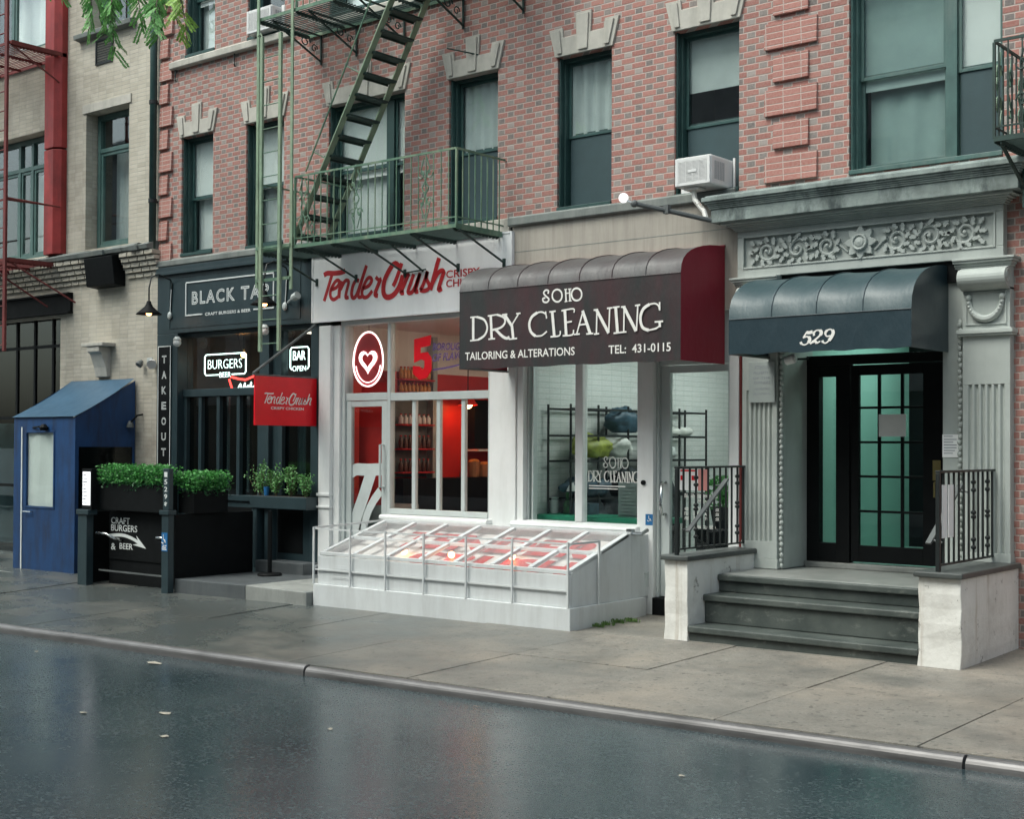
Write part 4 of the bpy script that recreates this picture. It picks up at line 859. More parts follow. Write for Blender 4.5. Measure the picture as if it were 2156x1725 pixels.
# ---------------------------------------------------------------- fried chicken shopfront (white)
TC = thing('chicken_shopfront', 'white painted fried chicken shopfront with glazed door, folding window panes and red interior', 'shopfront', (-11.8, 0, 0)); wp = 'white_paint'; gm = 'grey_metal'
m = MB().box(-13.46, -13.24, -.06, .25, -.2, 3.34).box(-13.24, -13.12, .0, .25, -.2, 3.34); m.box(-13.48, -13.23, -.08, .0, .90, .93).box(-13.48, -13.23, -.08, .0, 1.06, 1.10)
build(m, 'pilaster', wp, TC, .006)
m = MB().box(-10.50, -10.09, -.02, .25, -.2, 3.34); build(m, 'pilaster', wp, TC, .008)
m = MB().box(-13.12, -13.06, .04, .2, -.2, 3.33).box(-12.295, -12.24, .06, .15, -.2, 3.33).box(-10.585, -10.50, .06, .15, .85, 3.33)
m.box(-13.06, -12.296, .062, .148, 2.33, 2.43).box(-12.239, -10.585, .062, .148, 2.32, 2.42).box(-13.12, -10.50, .02, .2, 3.331, 3.39)
for a, b in ((-11.875, -11.815), (-11.455, -11.395), (-11.04, -10.98)): m.box(a, b, .085, .14, .93, 2.319)
m.box(-12.239, -10.585, .05, .17, .86, .929)
WF = build(m, 'window_frame', gm, TC, .005)
m = MB().pyz([(.19, .855), (-.11, .855), (-.13, .835), (-.13, .80), (.0, .80), (.19, .80)], -12.25, -10.45); build(m, 'sill', wp, TC, .006)
build(MB().box(-12.235, -10.50, .0, .2, -.2, .799), 'bulkhead', wp, TC)
build(bx(-12.235, -10.585, .11, .115, 2.42, 3.33), 'transom_pane', 'glass_shop', WF); build(bx(-13.06, -12.30, .11, .115, 2.43, 3.33), 'transom_pane', 'glass_shop', WF)
for a, b in ((-12.235, -11.89), (-11.80, -11.465), (-11.38, -11.05), (-10.96, -10.585)): build(bx(a, b, .11, .115, .93, 2.32), 'pane', 'glass_shop', WF)
D = build(MB().box(-13.055, -12.965, .07, .13, -.05, 2.325).box(-12.40, -12.305, .07, .13, -.05, 2.325).box(-12.965, -12.40, .072, .128, 2.25, 2.325).box(-12.965, -12.40, .072, .128, -.05, .15), 'door', gm, TC, .004)
build(bx(-12.965, -12.40, .10, .104, .15, 2.25), 'pane', 'glass_shop', D); build(MB().path([(-12.36, .07, 1.2), (-12.36, .0, 1.2), (-12.36, .0, 1.75), (-12.36, .07, 1.75)], .016, 8), 'door_handle', gm, D)
DG = thing('window_decal', 'large pale capital letter on the red glass door of the white shopfront', 'decal', (-12.7, .09, .2))
build(MB().ribbon([(.16, [(-13.02, 1.36), (-12.9, 1.42), (-12.7, 1.42), (-12.42, 1.43)]), (.19, [(-12.62, 1.38), (-12.74, 1.1), (-12.92, .7), (-13.0, .3)]), (.12, [(-12.44, 1.15), (-12.58, 1.0), (-12.7, .8), (-12.75, .5), (-12.6, .3)])], (0, 0), .098), 'lettering', 'cloth_grey', DG)
RI = room_mb(-13.22, -10.3, .25, 6, -.1, 3.36, 'bf'); build(RI, 'back_wall', 'tc_red', TC)
build(MB().quad((-13.22, .25, -.1), (-13.22, 6, -.1), (-13.22, 6, 2.78), (-13.22, .25, 2.78)), 'side_wall', 'tc_red', TC)
build(MB().quad((-13.22, .25, 2.78), (-13.22, 6, 2.78), (-13.22, 6, 3.36), (-13.22, .25, 3.36)).quad((-13.22, .25, 3.36), (-10.3, .25, 3.36), (-10.3, 6, 3.36), (-13.22, 6, 3.36)), 'ceiling', 'tc_white', TC)
build(MB().quad((-10.3, .25, -.1), (-10.3, 6, -.1), (-10.3, 6, 3.36), (-10.3, .25, 3.36)), 'side_wall', 'tc_white', TC)
build(bx(-13.05, -12.42, .30, .32, .0, 2.25), 'door_blind', 'tc_red', TC); build(bx(-13.05, -12.42, .34, .36, 2.43, 2.72), 'blind_box', 'tc_red', TC)
build(MB().box(-13.2, -13.08, 1.80, 1.89, .0, 3.3), 'wall_pipe', 'tc_grey', TC)
build(MB().box(-13.2, -13.0, 2.62, 3.2, 1.70, 2.42), 'serving_hatch', 'near_black', TC); build(MB().box(-13.2, -12.8, .9, 4.4, .0, 1.28), 'counter', 'near_black', TC); build(bx(-13.215, -13.19, 1.1, 1.79, 1.3, 2.46), 'shelf_back', 'iron_grey', TC); build(MB().box(-13.21, -12.9, 2.6, 3.6, 1.66, 1.69), 'ledge', 'tc_white', TC)
build(MB().box(-10.95, -10.4, .9, 3.2, 3.30, 3.32), 'ceiling_lamp_or_fill', 'tube_warm', TC)
build(MB().box(-13.2, -12.5, .25, .89, .0, .95), 'cabinet', 'tc_grey', TC)
SH = thing('wall_shelf', 'tiered red shelf of sauce bottles on the wall behind the chicken shop window', 'shelf', (-13.1, 1.45, 1.3))
for z in (2.49, 2.675, 2.04, 1.70, 1.37): build(bx(-13.21, -13.02, 1.12, 1.78, z-.02, z), 'board', 'sign_red', SH, .003)
zs = ((2.50, 8, 'sauce_orange', .13), (2.68, 9, 'sauce_orange', .17), (2.045, 7, 'tc_white', .14), (1.705, 7, 'sauce_dark', .18), (1.375, 7, 'sauce_dark', .18))
shelf_words = {2.50: 'second shelf from the top', 2.68: 'topmost shelf', 2.045: 'third shelf from the top', 1.705: 'fourth shelf from the top', 1.375: 'lowest shelf'}
for z, n, mt, hh in zs:
    proto = None
    for k in range(n):
        y = 1.17+k*(.56/(n-1)); x = -13.11
        if proto is None:
            proto = thing('sauce_bottle', '%s sauce bottle on the %s behind the chicken shop glass' % ({'sauce_orange': 'orange', 'tc_white': 'white', 'sauce_dark': 'dark'}[mt], shelf_words[z]), 'bottle', (x, y, z), 'sauce bottles on the %s' % shelf_words[z])
            build(MB().lathe([(.032, 0), (.034, .01), (.034, hh*.6), (.014, hh*.78), (.014, hh*.9)], (x, y, z), 10), 'bottle_body', mt, proto, smooth=True); build(MB().lathe([(.017, hh*.9), (.017, hh)], (x, y, z), 8), 'cap', 'sign_red', proto); kids()
        else: copy_tree(proto, (0, y-1.17, 0))
H_ = thing('heat_lamp', 'orange heat lamp hanging inside the third pane of the chicken shop window', 'lamp', (-12.9, 2.35, 2.3))
build(MB().path([(-12.9, 2.35, 3.36), (-12.9, 2.35, 2.52)], .008, 5), 'cord', 'near_black', H_); build(MB().lathe([(.03, .2), (.05, .14), (.15, .0), (.14, .0), (.04, .13)], (-12.9, 2.35, 2.33), 14), 'shade', 'tc_red', H_); build(MB().sphere((-12.9, 2.35, 2.35), .07), 'bulb', 'heat_lamp', H_)
for k, (x, y, hh) in enumerate(((-12.95, 2.55, .22), (-12.92, 2.75, .18), (-12.9, 3.5, .24))):
    q = thing('condiment_jar', ('tall wooden tub on the chicken shop counter, nearest the window', 'squat wooden tub in the middle of the chicken shop counter', 'green topped tub at the far end of the chicken shop counter')[k], 'tub', (x, y, 1.285)); build(MB().lathe([(.08, 0), (.10, hh), (.09, hh), (.07, .02)], (x, y, 1.285), 12), 'tub', 'wood_warm', q)
    build(MB().sphere((x, y, 1.285+hh), .09, 8, 5, (1, 1, .5)), 'contents', 'sauce_orange' if k < 2 else 'leaf_shrub', q)
# signs of the chicken shop
SG = thing('shop_sign', 'white fascia board with red script lettering under the green fire escape', 'sign', (-11.9, -.02, 3.39))
build(MB().box(-13.60, -10.12, -.06, .0, 3.39, 4.30), 'board', 'sign_white', SG, .004)
build(frame_mb(-13.60, -10.12, 3.39, 4.30, .02, -.072, -.0605), 'edge_trim', 'sign_white', SG)
build(MB().ribbon([(wd*1.22, p) for wd, p in TC_SCRIPT], (-13.5, 3.6), -.0605), 'lettering', 'sign_red', SG)
m = text_mb('CRISPY', -11.17, -10.62, 3.815, 3.91, -.0605, .004, bold=.015); q = text_mb('CHICKEN', -11.17, -10.50, 3.70, 3.795, -.0605, .004, bold=.015); m.add(q.v, q.f); build(m, 'caption', 'sign_red', SG)
def to_x(m, X0):                    # turn a shape drawn on a street-facing plane so that it faces +x
    m.v = [Vector((X0-v.y, v.x, v.z)) for v in m.v]; return m
SG = thing('blade_sign', 'red square sign with white script hanging square to the wall over the burger bar planters', 'sign', (-13.55, -.54, 2.0))
build(MB().box(-13.565, -13.535, -1.09, -.025, 1.995, 2.635), 'board', 'blade_red', SG, .004)
k = .865/2.31
build(to_x(MB().ribbon([(wd*.85, p) for wd, p in TC_SCRIPT], (-.985, 2.255), 0, k=k, kz=.36), -13.534), 'lettering', 'lettering_white', SG)
m = text_mb('CRISPY CHICKEN', -.83, -.26, 2.205, 2.24, 0, .002, bold=.02); build(to_x(m, -13.533), 'caption', 'lettering_white', SG)
m = MB().path([(-13.55, -.03, 3.37), (-13.55, -1.12, 2.66)], .018, 8); m.box(-13.565, -13.535, -1.12, -.0, 2.637, 2.66); build(m, 'bracket_arm', 'iron_grey', SG)

# window graphics of the chicken shop
EM = thing('window_emblem', 'red and white glowing oval emblem hanging in the transom pane over the red glass door', 'neon sign', (-12.70, .12, 2.5))
cx, cz_ = -12.705, 2.84
def oval(a, b, n=36, dz=0): return [(cx+a*math.cos(2*PI*i/n), cz_+dz+b*math.sin(2*PI*i/n)*(1.12 if math.sin(2*PI*i/n) > 0 else .9)) for i in range(n)]
build(MB().pxz(oval(.27, .35), .125, .14), 'oval_panel', 'sign_red', EM)
m = MB(); pp = oval(.275, .355); m.path([(x, .118, z) for x, z in pp]+[(pp[0][0], .118, pp[0][1])], .011, 6)
pp = oval(.23, .30); m.path([(x, .118, z) for x, z in pp[19:36]], .007, 5); build(m, 'oval_tube', 'neon_oval', EM, smooth=True)
for nm_, sc_, zc_, yy_, mt_ in (('white_heart', .17, 2.86, .112, 'neon_oval'), ('red_heart', .10, 2.87, .106, 'sign_red')):
    build(MB().pxz([(cx+sc_*(16*math.sin(t_)**3)/16, zc_+sc_*(13*math.cos(t_)-5*math.cos(2*t_)-2*math.cos(3*t_)-math.cos(4*t_))/16) for t_ in [2*PI*i/28 for i in range(28)]], yy_, yy_+.005), nm_, mt_, EM)
build(MB().path([(cx, .13, 3.16), (cx, .13, 3.33)], .004, 4), 'hanging_wire', 'near_black', EM)
DG = thing('window_decal', 'big red numeral and purple slogan on the glass above the folding panes', 'decal', (-11.5, .1, 2.6))
build(MB().pxz([(-11.86, 3.10), (-11.57, 3.14), (-11.58, 3.01), (-11.75, 2.99), (-11.75, 2.92), (-11.63, 2.93), (-11.56, 2.85), (-11.56, 2.70), (-11.64, 2.60), (-11.76, 2.58), (-11.88, 2.66), (-11.88, 2.76), (-11.76, 2.75), (-11.72, 2.70), (-11.68, 2.74), (-11.68, 2.82), (-11.74, 2.84), (-11.86, 2.80)], .100, .108), 'numeral', 'blade_red', DG)
m = text_mb('BOROUGHS', -11.545, -10.95, 2.945, 3.04, .108, .004, bold=.02, shear=.2, slope=-.02); q = text_mb('OF FLAVOR', -11.545, -10.95, 2.80, 2.90, .108, .004, bold=.02, shear=.2, slope=.02); m.add(q.v, q.f)
m.add(*(lambda q: (q.v, q.f))(MB().ribbon([(.02, [(-11.54, 2.70), (-11.3, 2.72), (-10.95, 2.77)])], (0, 0), .106))); build(m, 'slogan', 'decal_purple', DG)

# ---------------------------------------------------------------- dry cleaner shopfront
DC = thing('cleaner_shopfront', 'white framed dry cleaner shopfront with bright pale brick interior, under the maroon awning', 'shopfront', (-8.7, 0, 0))
m = MB().box(-10.085, -9.99, .0, .2, .80, 3.2).box(-9.265, -9.16, .05, .15, .87, 3.2).box(-8.36, -8.15, -.02, .16, -.15, 3.2)
m.box(-9.99, -8.361, .05, .19, .80, .869).box(-9.99, -9.266, .05, .15, 2.95, 3.2).box(-9.159, -8.361, .05, .15, 2.95, 3.2)
WF = build(m, 'window_frame', wp, DC, .006)
build(MB().box(-9.985, -9.96, .07, .17, .87, 2.95).box(-9.93, -9.91, .09, .17, .87, 2.95), 'window_trim', gm, WF)
build(MB().pyz([(.0, .80), (-.10, .79), (-.12, .82), (-.10, .85), (.02, .868), (.02, .80)], -10.1, -8.32), 'sill', wp, DC, .006)
build(MB().box(-10.085, -8.376, .01, .2, -.2, .795), 'bulkhead', wp, DC)
build(bx(-9.96, -9.265, .10, .105, .87, 2.95), 'pane', 'glass_shop', WF); build(bx(-9.16, -8.36, .10, .105, .87, 2.95), 'pane', 'glass_shop', WF)
build(MB().box(-7.20, -7.085, -.02, .25, -.15, 3.2), 'pilaster', wp, DC, .006)
build(MB().box(-8.148, -8.115, .04, .20, .09, 3.2), 'door_jamb', gm, DC, .006); build(MB().box(-8.114, -7.201, .06, .2, 2.64, 3.2), 'door_head', gm, DC, .004)
D = build(MB().box(-8.113, -8.0, .08, .14, .10, 2.63).box(-7.27, -7.202, .08, .14, .10, 2.63).box(-8.0, -7.27, .082, .138, 2.55, 2.63).box(-8.0, -7.27, .082, .138, .10, .30), 'door', gm, DC, .004)
build(bx(-8.0, -7.27, .105, .109, .30, 2.55), 'pane', 'glass_shop', D); build(MB().path([(-8.05, .08, 1.0), (-8.05, .0, 1.0), (-8.05, -.02, 1.1), (-8.05, .0, 1.35), (-8.05, .08, 1.35)], .018, 8), 'door_handle', 'chrome', D, smooth=True)
build(bx(-8.149, -7.201, -.04, .20, -.15, .09), 'threshold', 'near_black', DC, .01)
build(room_mb(-10.06, -7.05, .3, 6, -.1, 3.3, 'lb'), 'brick_wall', 'pale_brick', DC); build(room_mb(-10.06, -7.05, .2, 6, -.05, 3.3, 'rft'), 'room_interior', 'room_pale', DC)
for k_, (x, y) in enumerate(((-8.6, 1.6), (-8.6, 3.8))): build(bx(x-.5, x+.5, y-.5, y+.5, 3.26, 3.28), 'ceiling_lamp_or_fill', 'tube_cool', DC)
build(bx(-10.05, -8.3, .25, .85, .86, .925), 'counter_top', 'counter_green', DC, .004); build(bx(-10.05, -8.35, .3, .8, -.05, .859), 'counter_base', 'near_black', DC)
RK = thing('wire_rack', 'black wire shelving rack of laundry bags along the pale brick wall inside the dry cleaner', 'rack', (-9.8, 2.05, 0))
for x in (-9.66, -10.0):
    for y in (.50, 1.07, 1.72, 2.93, 3.62): build(MB().path([(x, y, -.04), (x, y, 2.25)], .015, 8), 'post', 'black_iron', RK)
for z in (2.195, 1.87, 1.56, 1.1):
    m = MB().box(-9.67, -9.65, .50, 3.62, z-.013, z+.013).box(-10.01, -9.99, .50, 3.62, z-.013, z+.013)
    for k_ in range(40): m.box(-9.99, -9.67, .52+k_*.079, .528+k_*.079, z-.004, z+.004)
    build(m, 'wire_shelf', 'black_iron', RK)
def bag(lab, y, z, sy, sz, mt, x=-9.8, sx=.17, seed=1):
    m = MB().sphere((x, y, z), 1, 36, 24, (sx, sy, sz)); c0 = Vector((x, y, z))
    for v in m.v:
        q = v-c0; f = 1+.34*noise.noise(q*6+Vector((seed*7, 0, 0)))+.16*abs(noise.noise(q*17+Vector((0, seed*5, 0))))+.05*noise.noise(q*40)
        nv = c0+q*f; v.x, v.y, v.z = nv; v.z = max(v.z, z-sz*.8)
    solo(m, 'laundry_bag', mt, lab, 'bag', smooth=True)
bag('dark blue laundry bundle on the top shelf of the dry cleaner rack', 1.78, 2.06, .32, .18, 'bag_blue', seed=2)
bag('yellow green laundry bundle on the middle shelf of the dry cleaner rack', 1.12, 1.73, .36, .16, 'bag_green', seed=3)
bag('white laundry bag beside the yellow green bundle on the middle rack shelf', 1.68, 1.73, .23, .16, 'bag_white', seed=4)
bag('heap of dark garments filling the bottom of the dry cleaner rack, right half', 2.2, .95, .85, .50, 'bag_dark', seed=9)
bag('heap of dark garments on the floor under the left end of the rack', 1.0, .75, .42, .42, 'bag_dark', seed=10)
bag('white folded linen on the top shelf at the far end of the dry cleaner rack', 3.1, 1.94, .3, .07, 'bag_white', seed=5)
bag('grey wrapped bundle on the middle shelf behind the dry cleaner door', 2.6, 1.69, .3, .12, 'cloth_grey', seed=6)
bag('dark clothes heap on the lower shelf of the dry cleaner rack, left end', 1.0, 1.25, .4, .14, 'bag_blue', seed=7)
bag('dark clothes heap on the lower shelf of the dry cleaner rack, under the white bag', 1.75, 1.25, .3, .15, 'near_black', seed=8)
LP = thing('desk_lamp', 'small desk lamp with white cone shade on the green dry cleaner counter', 'lamp', (-9.6, .6, .925))
build(MB().lathe([(.06, 0), (.06, .02), (.015, .03)], (-9.55, .62, .925), 12), 'lamp_base', 'near_black', LP); build(MB().path([(-9.55, .62, .95), (-9.56, .62, 1.25), (-9.62, .6, 1.33), (-9.70, .6, 1.30)], .008, 6), 'arm', 'chrome', LP); build(MB().lathe([(.02, .1), (.07, 0), (.065, 0), (.015, .09)], (-9.70, .58, 1.2), 12), 'lamp_shade', 'ac_white', LP)
CN = thing('cup', 'white cup on the green counter at the left of the dry cleaner window', 'cup', (-10.0, .6, .925)); build(MB().lathe([(.045, 0), (.055, .2), (.05, .2), (.04, .02)], (-9.98, .6, .925), 14), 'cup_body', 'ac_white', CN)
m = MB().box(-9.66, -9.42, .55, .75, .926, 1.06); solo(m, 'carton', 'bag_blue', 'blue carton on the green dry cleaner counter behind the white post', 'box', bevel=.004)
m = MB().lathe([(.05, 0), (.05, .12), (.02, .18), (.02, .26)], (-9.78, .6, .925), 10); solo(m, 'spray_bottle', 'leaf_hedge_dark', 'dark green spray bottle on the dry cleaner counter left of the blue carton', 'bottle')
m = MB()
for k_ in range(9): m.box(-8.95, -8.5, .5+.0, .515, .95+k_*.04, .975+k_*.04)
m.box(-8.98, -8.47, .517, .56, .926, 1.33); solo(m, 'display_board', 'tc_grey', 'grey display board standing on the green counter under the window lettering', 'board')
SP = MB().path([(-8.44, .5, 1.9), (-8.50, .5, 2.12), (-8.55, .5, 2.2)], .012, 6).sphere((-8.585, .5, 2.28), .075, 10, 8, (.75, .3, 1.2)); solo(SP, 'wall_ornament', 'tc_grey', 'grey spoon shaped ornament hung by the right side of the dry cleaner window', 'ornament')
m = MB().path([(-7.9, 1.5, 3.28), (-7.9, 1.5, 2.2)], .006, 5)
for z in (2.85, 2.6, 2.45): m.sphere((-7.9, 1.5, z), .035, 8, 6)
solo(m, 'hanging_chime', 'near_black', 'dark bead string hanging inside the dry cleaner door', 'ornament')
PLM = MB()
for k_ in range(260):
    a = rnd.uniform(0, 2*PI); r_ = rnd.uniform(0, .22); x, y, z = -7.72+r_*math.cos(a), .75+r_*math.sin(a), 1.05+rnd.uniform(0, .36); s_ = rnd.uniform(.02, .045)
    u = Vector((rnd.uniform(-1, 1), rnd.uniform(-1, 1), rnd.uniform(-.5, .5))).normalized(); v_ = u.orthogonal(); c_ = Vector((x, y, z)); PLM.quad(c_-u*s_, c_+v_*s_*.5, c_+u*s_, c_-v_*s_*.5)
PL = thing('potted_plant', 'leafy potted plant inside the dry cleaner door behind the stoop railing', 'plant', (-7.72, .75, .0)); build(PLM, 'foliage', 'leaf_hedge', PL); build(MB().lathe([(.10, 0), (.15, .25), (.13, .25)], (-7.72, .75, .82), 12), 'pot', 'near_black', PL); build(bx(-7.95, -7.49, .55, .95, -.05, .819), 'plant_stand', 'near_black', PL)
# lettering on glass and door
DG = thing('window_decal', 'white serif shop lettering on the glass of the dry cleaner window, in two lines', 'decal', (-8.75, .1, 1.33))
m = MB().ribbon([(wd*1.1, p) for wd, p in SOHO_TEXT], (-8.90-1.198*.645, 1.50-.601*.9), .106, k=.645, kz=.9); q = MB().ribbon([(wd*1.7, p) for wd, p in DC_TEXT], (-9.118-.154*.272, 1.34-.236*.45), .104, k=.272, kz=.45); m.add(q.v, q.f)
build(m, 'lettering', 'lettering_white', DG)
m = MB()
for k_ in range(2): m.box(-9.1, -8.6-.1*k_, .098, .104, 1.285-k_*.03, 1.297-k_*.03)
build(m, 'small_print', 'lettering_white', DG)
DG = thing('door_decal', 'white opening hours lettered on the glass door of the dry cleaner behind the stoop railing', 'decal', (-7.600, .1, .8))
m = text_mb('BUSINESS HOURS', -7.820, -7.410, 1.19, 1.235, .104, .003, bold=.02)
for s_, a, b, z in (('MON-FRI', -7.650, -7.450, 1.135), ('MON', -7.830, -7.750, 1.05), ('TUE', -7.830, -7.750, 1.0), ('WED', -7.830, -7.750, .95), ('7:30', -7.710, -7.630, 1.05), ('7:30', -7.710, -7.630, 1.0), ('7:30', -7.710, -7.630, .95), ('AM', -7.570, -7.510, 1.05), ('AM', -7.570, -7.510, 1.0), ('TO', -7.570, -7.510, .95), ('7:00', -7.460, -7.380, 1.05), ('7:00', -7.460, -7.380, 1.0), ('5:00', -7.460, -7.380, .95), ('SUN CLOSED', -7.700, -7.430, .86)):
    q = text_mb(s_, a, b, z, z+.036, .104, .003, bold=.015); m.add(q.v, q.f)
build(m, 'lettering', 'lettering_white', DG)
DG = thing('door_notice', 'white and pink notice with red figures taped to the dry cleaner door above the hours', 'notice', (-7.700, .1, 1.27))
build(bx(-7.880, -7.650, .098, .102, 1.27, 1.50), 'sheet', 'paper', DG); build(bx(-7.650, -7.530, .098, .1015, 1.27, 1.50), 'side_sheet', 'pink_paper', DG)
m = MB().box(-7.870, -7.680, .0945, .0975, 1.475, 1.492).box(-7.870, -7.820, .0945, .0975, 1.38, 1.43).box(-7.730, -7.680, .0945, .0975, 1.38, 1.43); build(m, 'print', 'blade_red', DG)
DG = thing('access_sticker', 'blue wheelchair sticker on the white post left of the dry cleaner door', 'sticker', (-8.2, -.02, .88)); build(bx(-8.245, -8.15, -.0235, -.0215, .88, 1.0), 'sheet', 'blue_decal', DG)
m = MB().path([(-8.20, -.026, .985), (-8.20, -.026, .95), (-8.18, -.026, .95), (-8.17, -.026, .925)], .004, 4); m.path([(-8.205+.018*math.cos(a*.5), -.026, .94+.018*math.sin(a*.5)) for a in range(7, 15)], .003, 4); build(m, 'symbol', 'lettering_white', DG)
m = MB().lathe([(.028, 0), (.028, .02)], (-8.27, -.021, 1.345), 12, Matrix.Rotation(PI/2, 3, 'X')); solo(m, 'door_buzzer', 'near_black', 'round black buzzer on the white post left of the dry cleaner door', 'buzzer')
m = MB().box(-8.33, -8.20, -.09, -.021, .20, .37).box(-8.335, -8.195, -.095, -.05, .345, .36); solo(m, 'meter_box', 'grey_metal', 'small grey meter box low on the white post between cellar hatch and stoop', 'box', bevel=.006)
m = MB().path([(-7.055, -.03, .62), (-7.055, -.03, 3.0)], .016, 8); solo(m, 'conduit', 'rust_red', 'rusty conduit running up between the dry cleaner pilaster and the fluted pilaster', 'conduit')
# lettering of the awnings belongs to the awning cloth
build(MB().ribbon(DC_TEXT, (-10.2, 2.7), -.9005, .003), 'lettering', 'lettering_white', AW); build(MB().ribbon(SOHO_TEXT, (-10.2, 2.7), -.9005, .003), 'district_lettering', 'lettering_white', AW)
q = text_mb('TAILORING & ALTERATIONS', -10.12, -8.57, 2.715, 2.805, -.9005, .003, bold=.012); build(q, 'service_lettering', 'lettering_white', AW); q = text_mb('TEL:  431-0115', -8.13, -7.365, 2.71, 2.80, -.9005, .003, bold=.012); build(q, 'phone_lettering', 'lettering_white', AW)
build(MB().ribbon(NUM_TEXT, (-6.0, 2.7), -.9005, .003), 'house_number', 'lettering_white', AN)

# ---------------------------------------------------------------- cellar hatch with glazed lid
HT = thing('cellar_hatch', 'white painted cellar hatch with sloping glazed lid on a raised base before the white shopfront', 'hatch', (-10, -.9, -.1)); hp = 'hatch_paint'
zb = lambda x: gz(x, -1.5)-.06
build(MB().prism([(-11.97, -1.51, zb(-11.97)), (-8.17, -1.51, zb(-8.17)), (-8.17, -1.51, .10), (-11.97, -1.51, .10)], (0, 1.40, 0)), 'base', hp, HT, .008)
m = MB().box(-11.93, -8.21, -1.47, -1.43, .101, .43); build(m, 'front_panel', hp, HT, .004)
for x0, x1 in ((-11.93, -11.89), (-8.25, -8.21)):
    build(MB().pyz([(-1.429, .101), (-.34, .101), (-.34, .82), (-1.429, .45)], x0, x1), 'side_panel', hp, HT, .004)
build(MB().box(-11.93, -8.21, -.339, -.0, .101, .78), 'back_box', hp, HT, .006)
ZL = lambda y: .455+(y+1.45)*(.80-.455)/(1.45-.36)       # slope of the lid
def lidbar(m, a, b, w=.05, h=.04):
    (x0, y0), (x1, y1) = a, b; m.bar((x0, y0, ZL(y0)), (x1, y1, ZL(y1)), w, h); return m
fr = MB(); xs = [-11.88+k*(3.64/7) for k in range(8)]; xs[-1] = -8.24; ym = -.93
for y, w_ in ((-1.44, .055), (ym, .05), (-.37, .055)): fr.bar((xs[0]-.02, y, ZL(y)), (xs[-1]+.02, y, ZL(y)), .04, w_)
for x in xs: lidbar(fr, (x, -1.41), (x, ym-.026), .06, .04); lidbar(fr, (x, ym+.026), (x, -.40), .06, .04)
LID = build(fr, 'lid_frame', hp, HT, .003)
for y0, y1 in ((-1.42, ym-.02), (ym+.02, -.39)):
    for k in range(7): build(MB().quad((xs[k], y0, ZL(y0)+.004), (xs[k+1], y0, ZL(y0)+.004), (xs[k+1], y1, ZL(y1)+.004), (xs[k], y1, ZL(y1)+.004)), 'lid_pane', 'glass_sky_haze', LID)
build(MB().quad((-11.88, -1.42, ZL(-1.42)-.10), (-8.25, -1.42, ZL(-1.42)-.10), (-8.25, -.35, ZL(-.35)-.10), (-11.88, -.35, ZL(-.35)-.10)), 'reflection_board', 'tc_white', HT)  # added white board that carries the painted reflection
m = MB()                                            # red capitals under the glass stand in for the red shopfront's reflection
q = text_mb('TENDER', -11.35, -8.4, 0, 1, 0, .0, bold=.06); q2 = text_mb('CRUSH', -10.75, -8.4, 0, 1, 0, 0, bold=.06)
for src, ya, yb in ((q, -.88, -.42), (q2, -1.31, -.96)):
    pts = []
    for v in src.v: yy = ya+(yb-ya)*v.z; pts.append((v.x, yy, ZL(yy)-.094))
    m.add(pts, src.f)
build(m, 'reflection_lettering', 'tc_red', HT)
for k, (x, y) in enumerate(((-10.85, -1.12), (-10.12, -1.12), (-9.3, -1.05))):
    z = ZL(y)-.045; build(MB().sphere((x, y, z), .04), 'bulb', 'bulb_warm', HT, smooth=True)
m = MB().path([(-8.225, -.33, .80), (-8.12, -.28, .80), (-8.10, -.20, .84)], .022, 6).box(-8.27, -8.2, -.36, -.3, .79, .85); build(m, 'hinge', 'chrome', HT, smooth=False)
GR = thing('guard_railing', 'pale grey tubular guard rail around the front of the cellar hatch', 'railing', (-10, -1.5, .1)); rm = 'rail_paint'
m = MB()
for z in (.75, .27): m.box(-11.97, -8.19, -1.495, -1.480, z-.009, z+.009)
m.box(-8.195, -8.18, -1.479, -.98, .74, .76)
for z, zz in ((.76, .80), (.30, .34)): m.bar((-11.975, -1.48, z), (-11.975, -.30, zz), .018, .024)
build(m, 'rail', rm, GR)
for x in (-11.965, -11.35, -10.78, -10.19, -9.57, -8.93, -8.20): build(MB().box(x-.010, x+.010, -1.515, -1.496, .10, .77), 'post', rm, GR)
for y in (-.98, -.62): build(MB().box(-8.196, -8.178, y-.012, y+.012, .10, .76), 'post', rm, GR) if y < -.9 else build(MB().box(-11.985, -11.967, y-.012, y+.012, .10, .78), 'post', rm, GR)
m = MB().box(-11.68, -11.35, -1.474, -1.4705, .17, .33)
for k in range(4): m.box(-11.66, -11.38, -1.477, -1.4745, .185+k*.035, .20+k*.035)
build(m, 'vent_plate', hp, HT)
def tufts(name, label, pts, n, h, mt, spread=.08):
    m = MB()
    for i in range(n):
        cx, cy, cz = rnd.choice(pts); x, y = cx+rnd.gauss(0, spread), cy+rnd.gauss(0, spread*.35); hh = h*rnd.uniform(.3, 1); a = rnd.uniform(0, 2*PI); w_ = .006; lean = rnd.uniform(0, .6)*hh
        d = Vector((math.cos(a), math.sin(a), 0)); p = Vector((x, y, cz)); s_ = d.orthogonal().normalized()*w_
        m.quad(p-s_, p+s_, p+d*lean*.5+Vector((0, 0, hh*.7))+s_*1.6, p+d*lean*.5+Vector((0, 0, hh*.7))-s_*1.6).quad(p+d*lean*.5+Vector((0, 0, hh*.7))-s_*1.6, p+d*lean*.5+Vector((0, 0, hh*.7))+s_*1.6, p+d*lean+Vector((0, 0, hh)))
    o = build(m, name, mt); tag(o, label, 'weeds', kind='stuff')
tufts('weeds', 'low green weeds in the paving gap by the right end of the cellar hatch', [(-8.12, -.95, gz(-8.1, -.95)), (-8.10, -.75, gz(-8.1, -.75)), (-8.02, -.62, gz(-8, -.6)), (-8.12, -1.1, gz(-8.1, -1.1))], 300, .045, 'leaf_weed', .05)

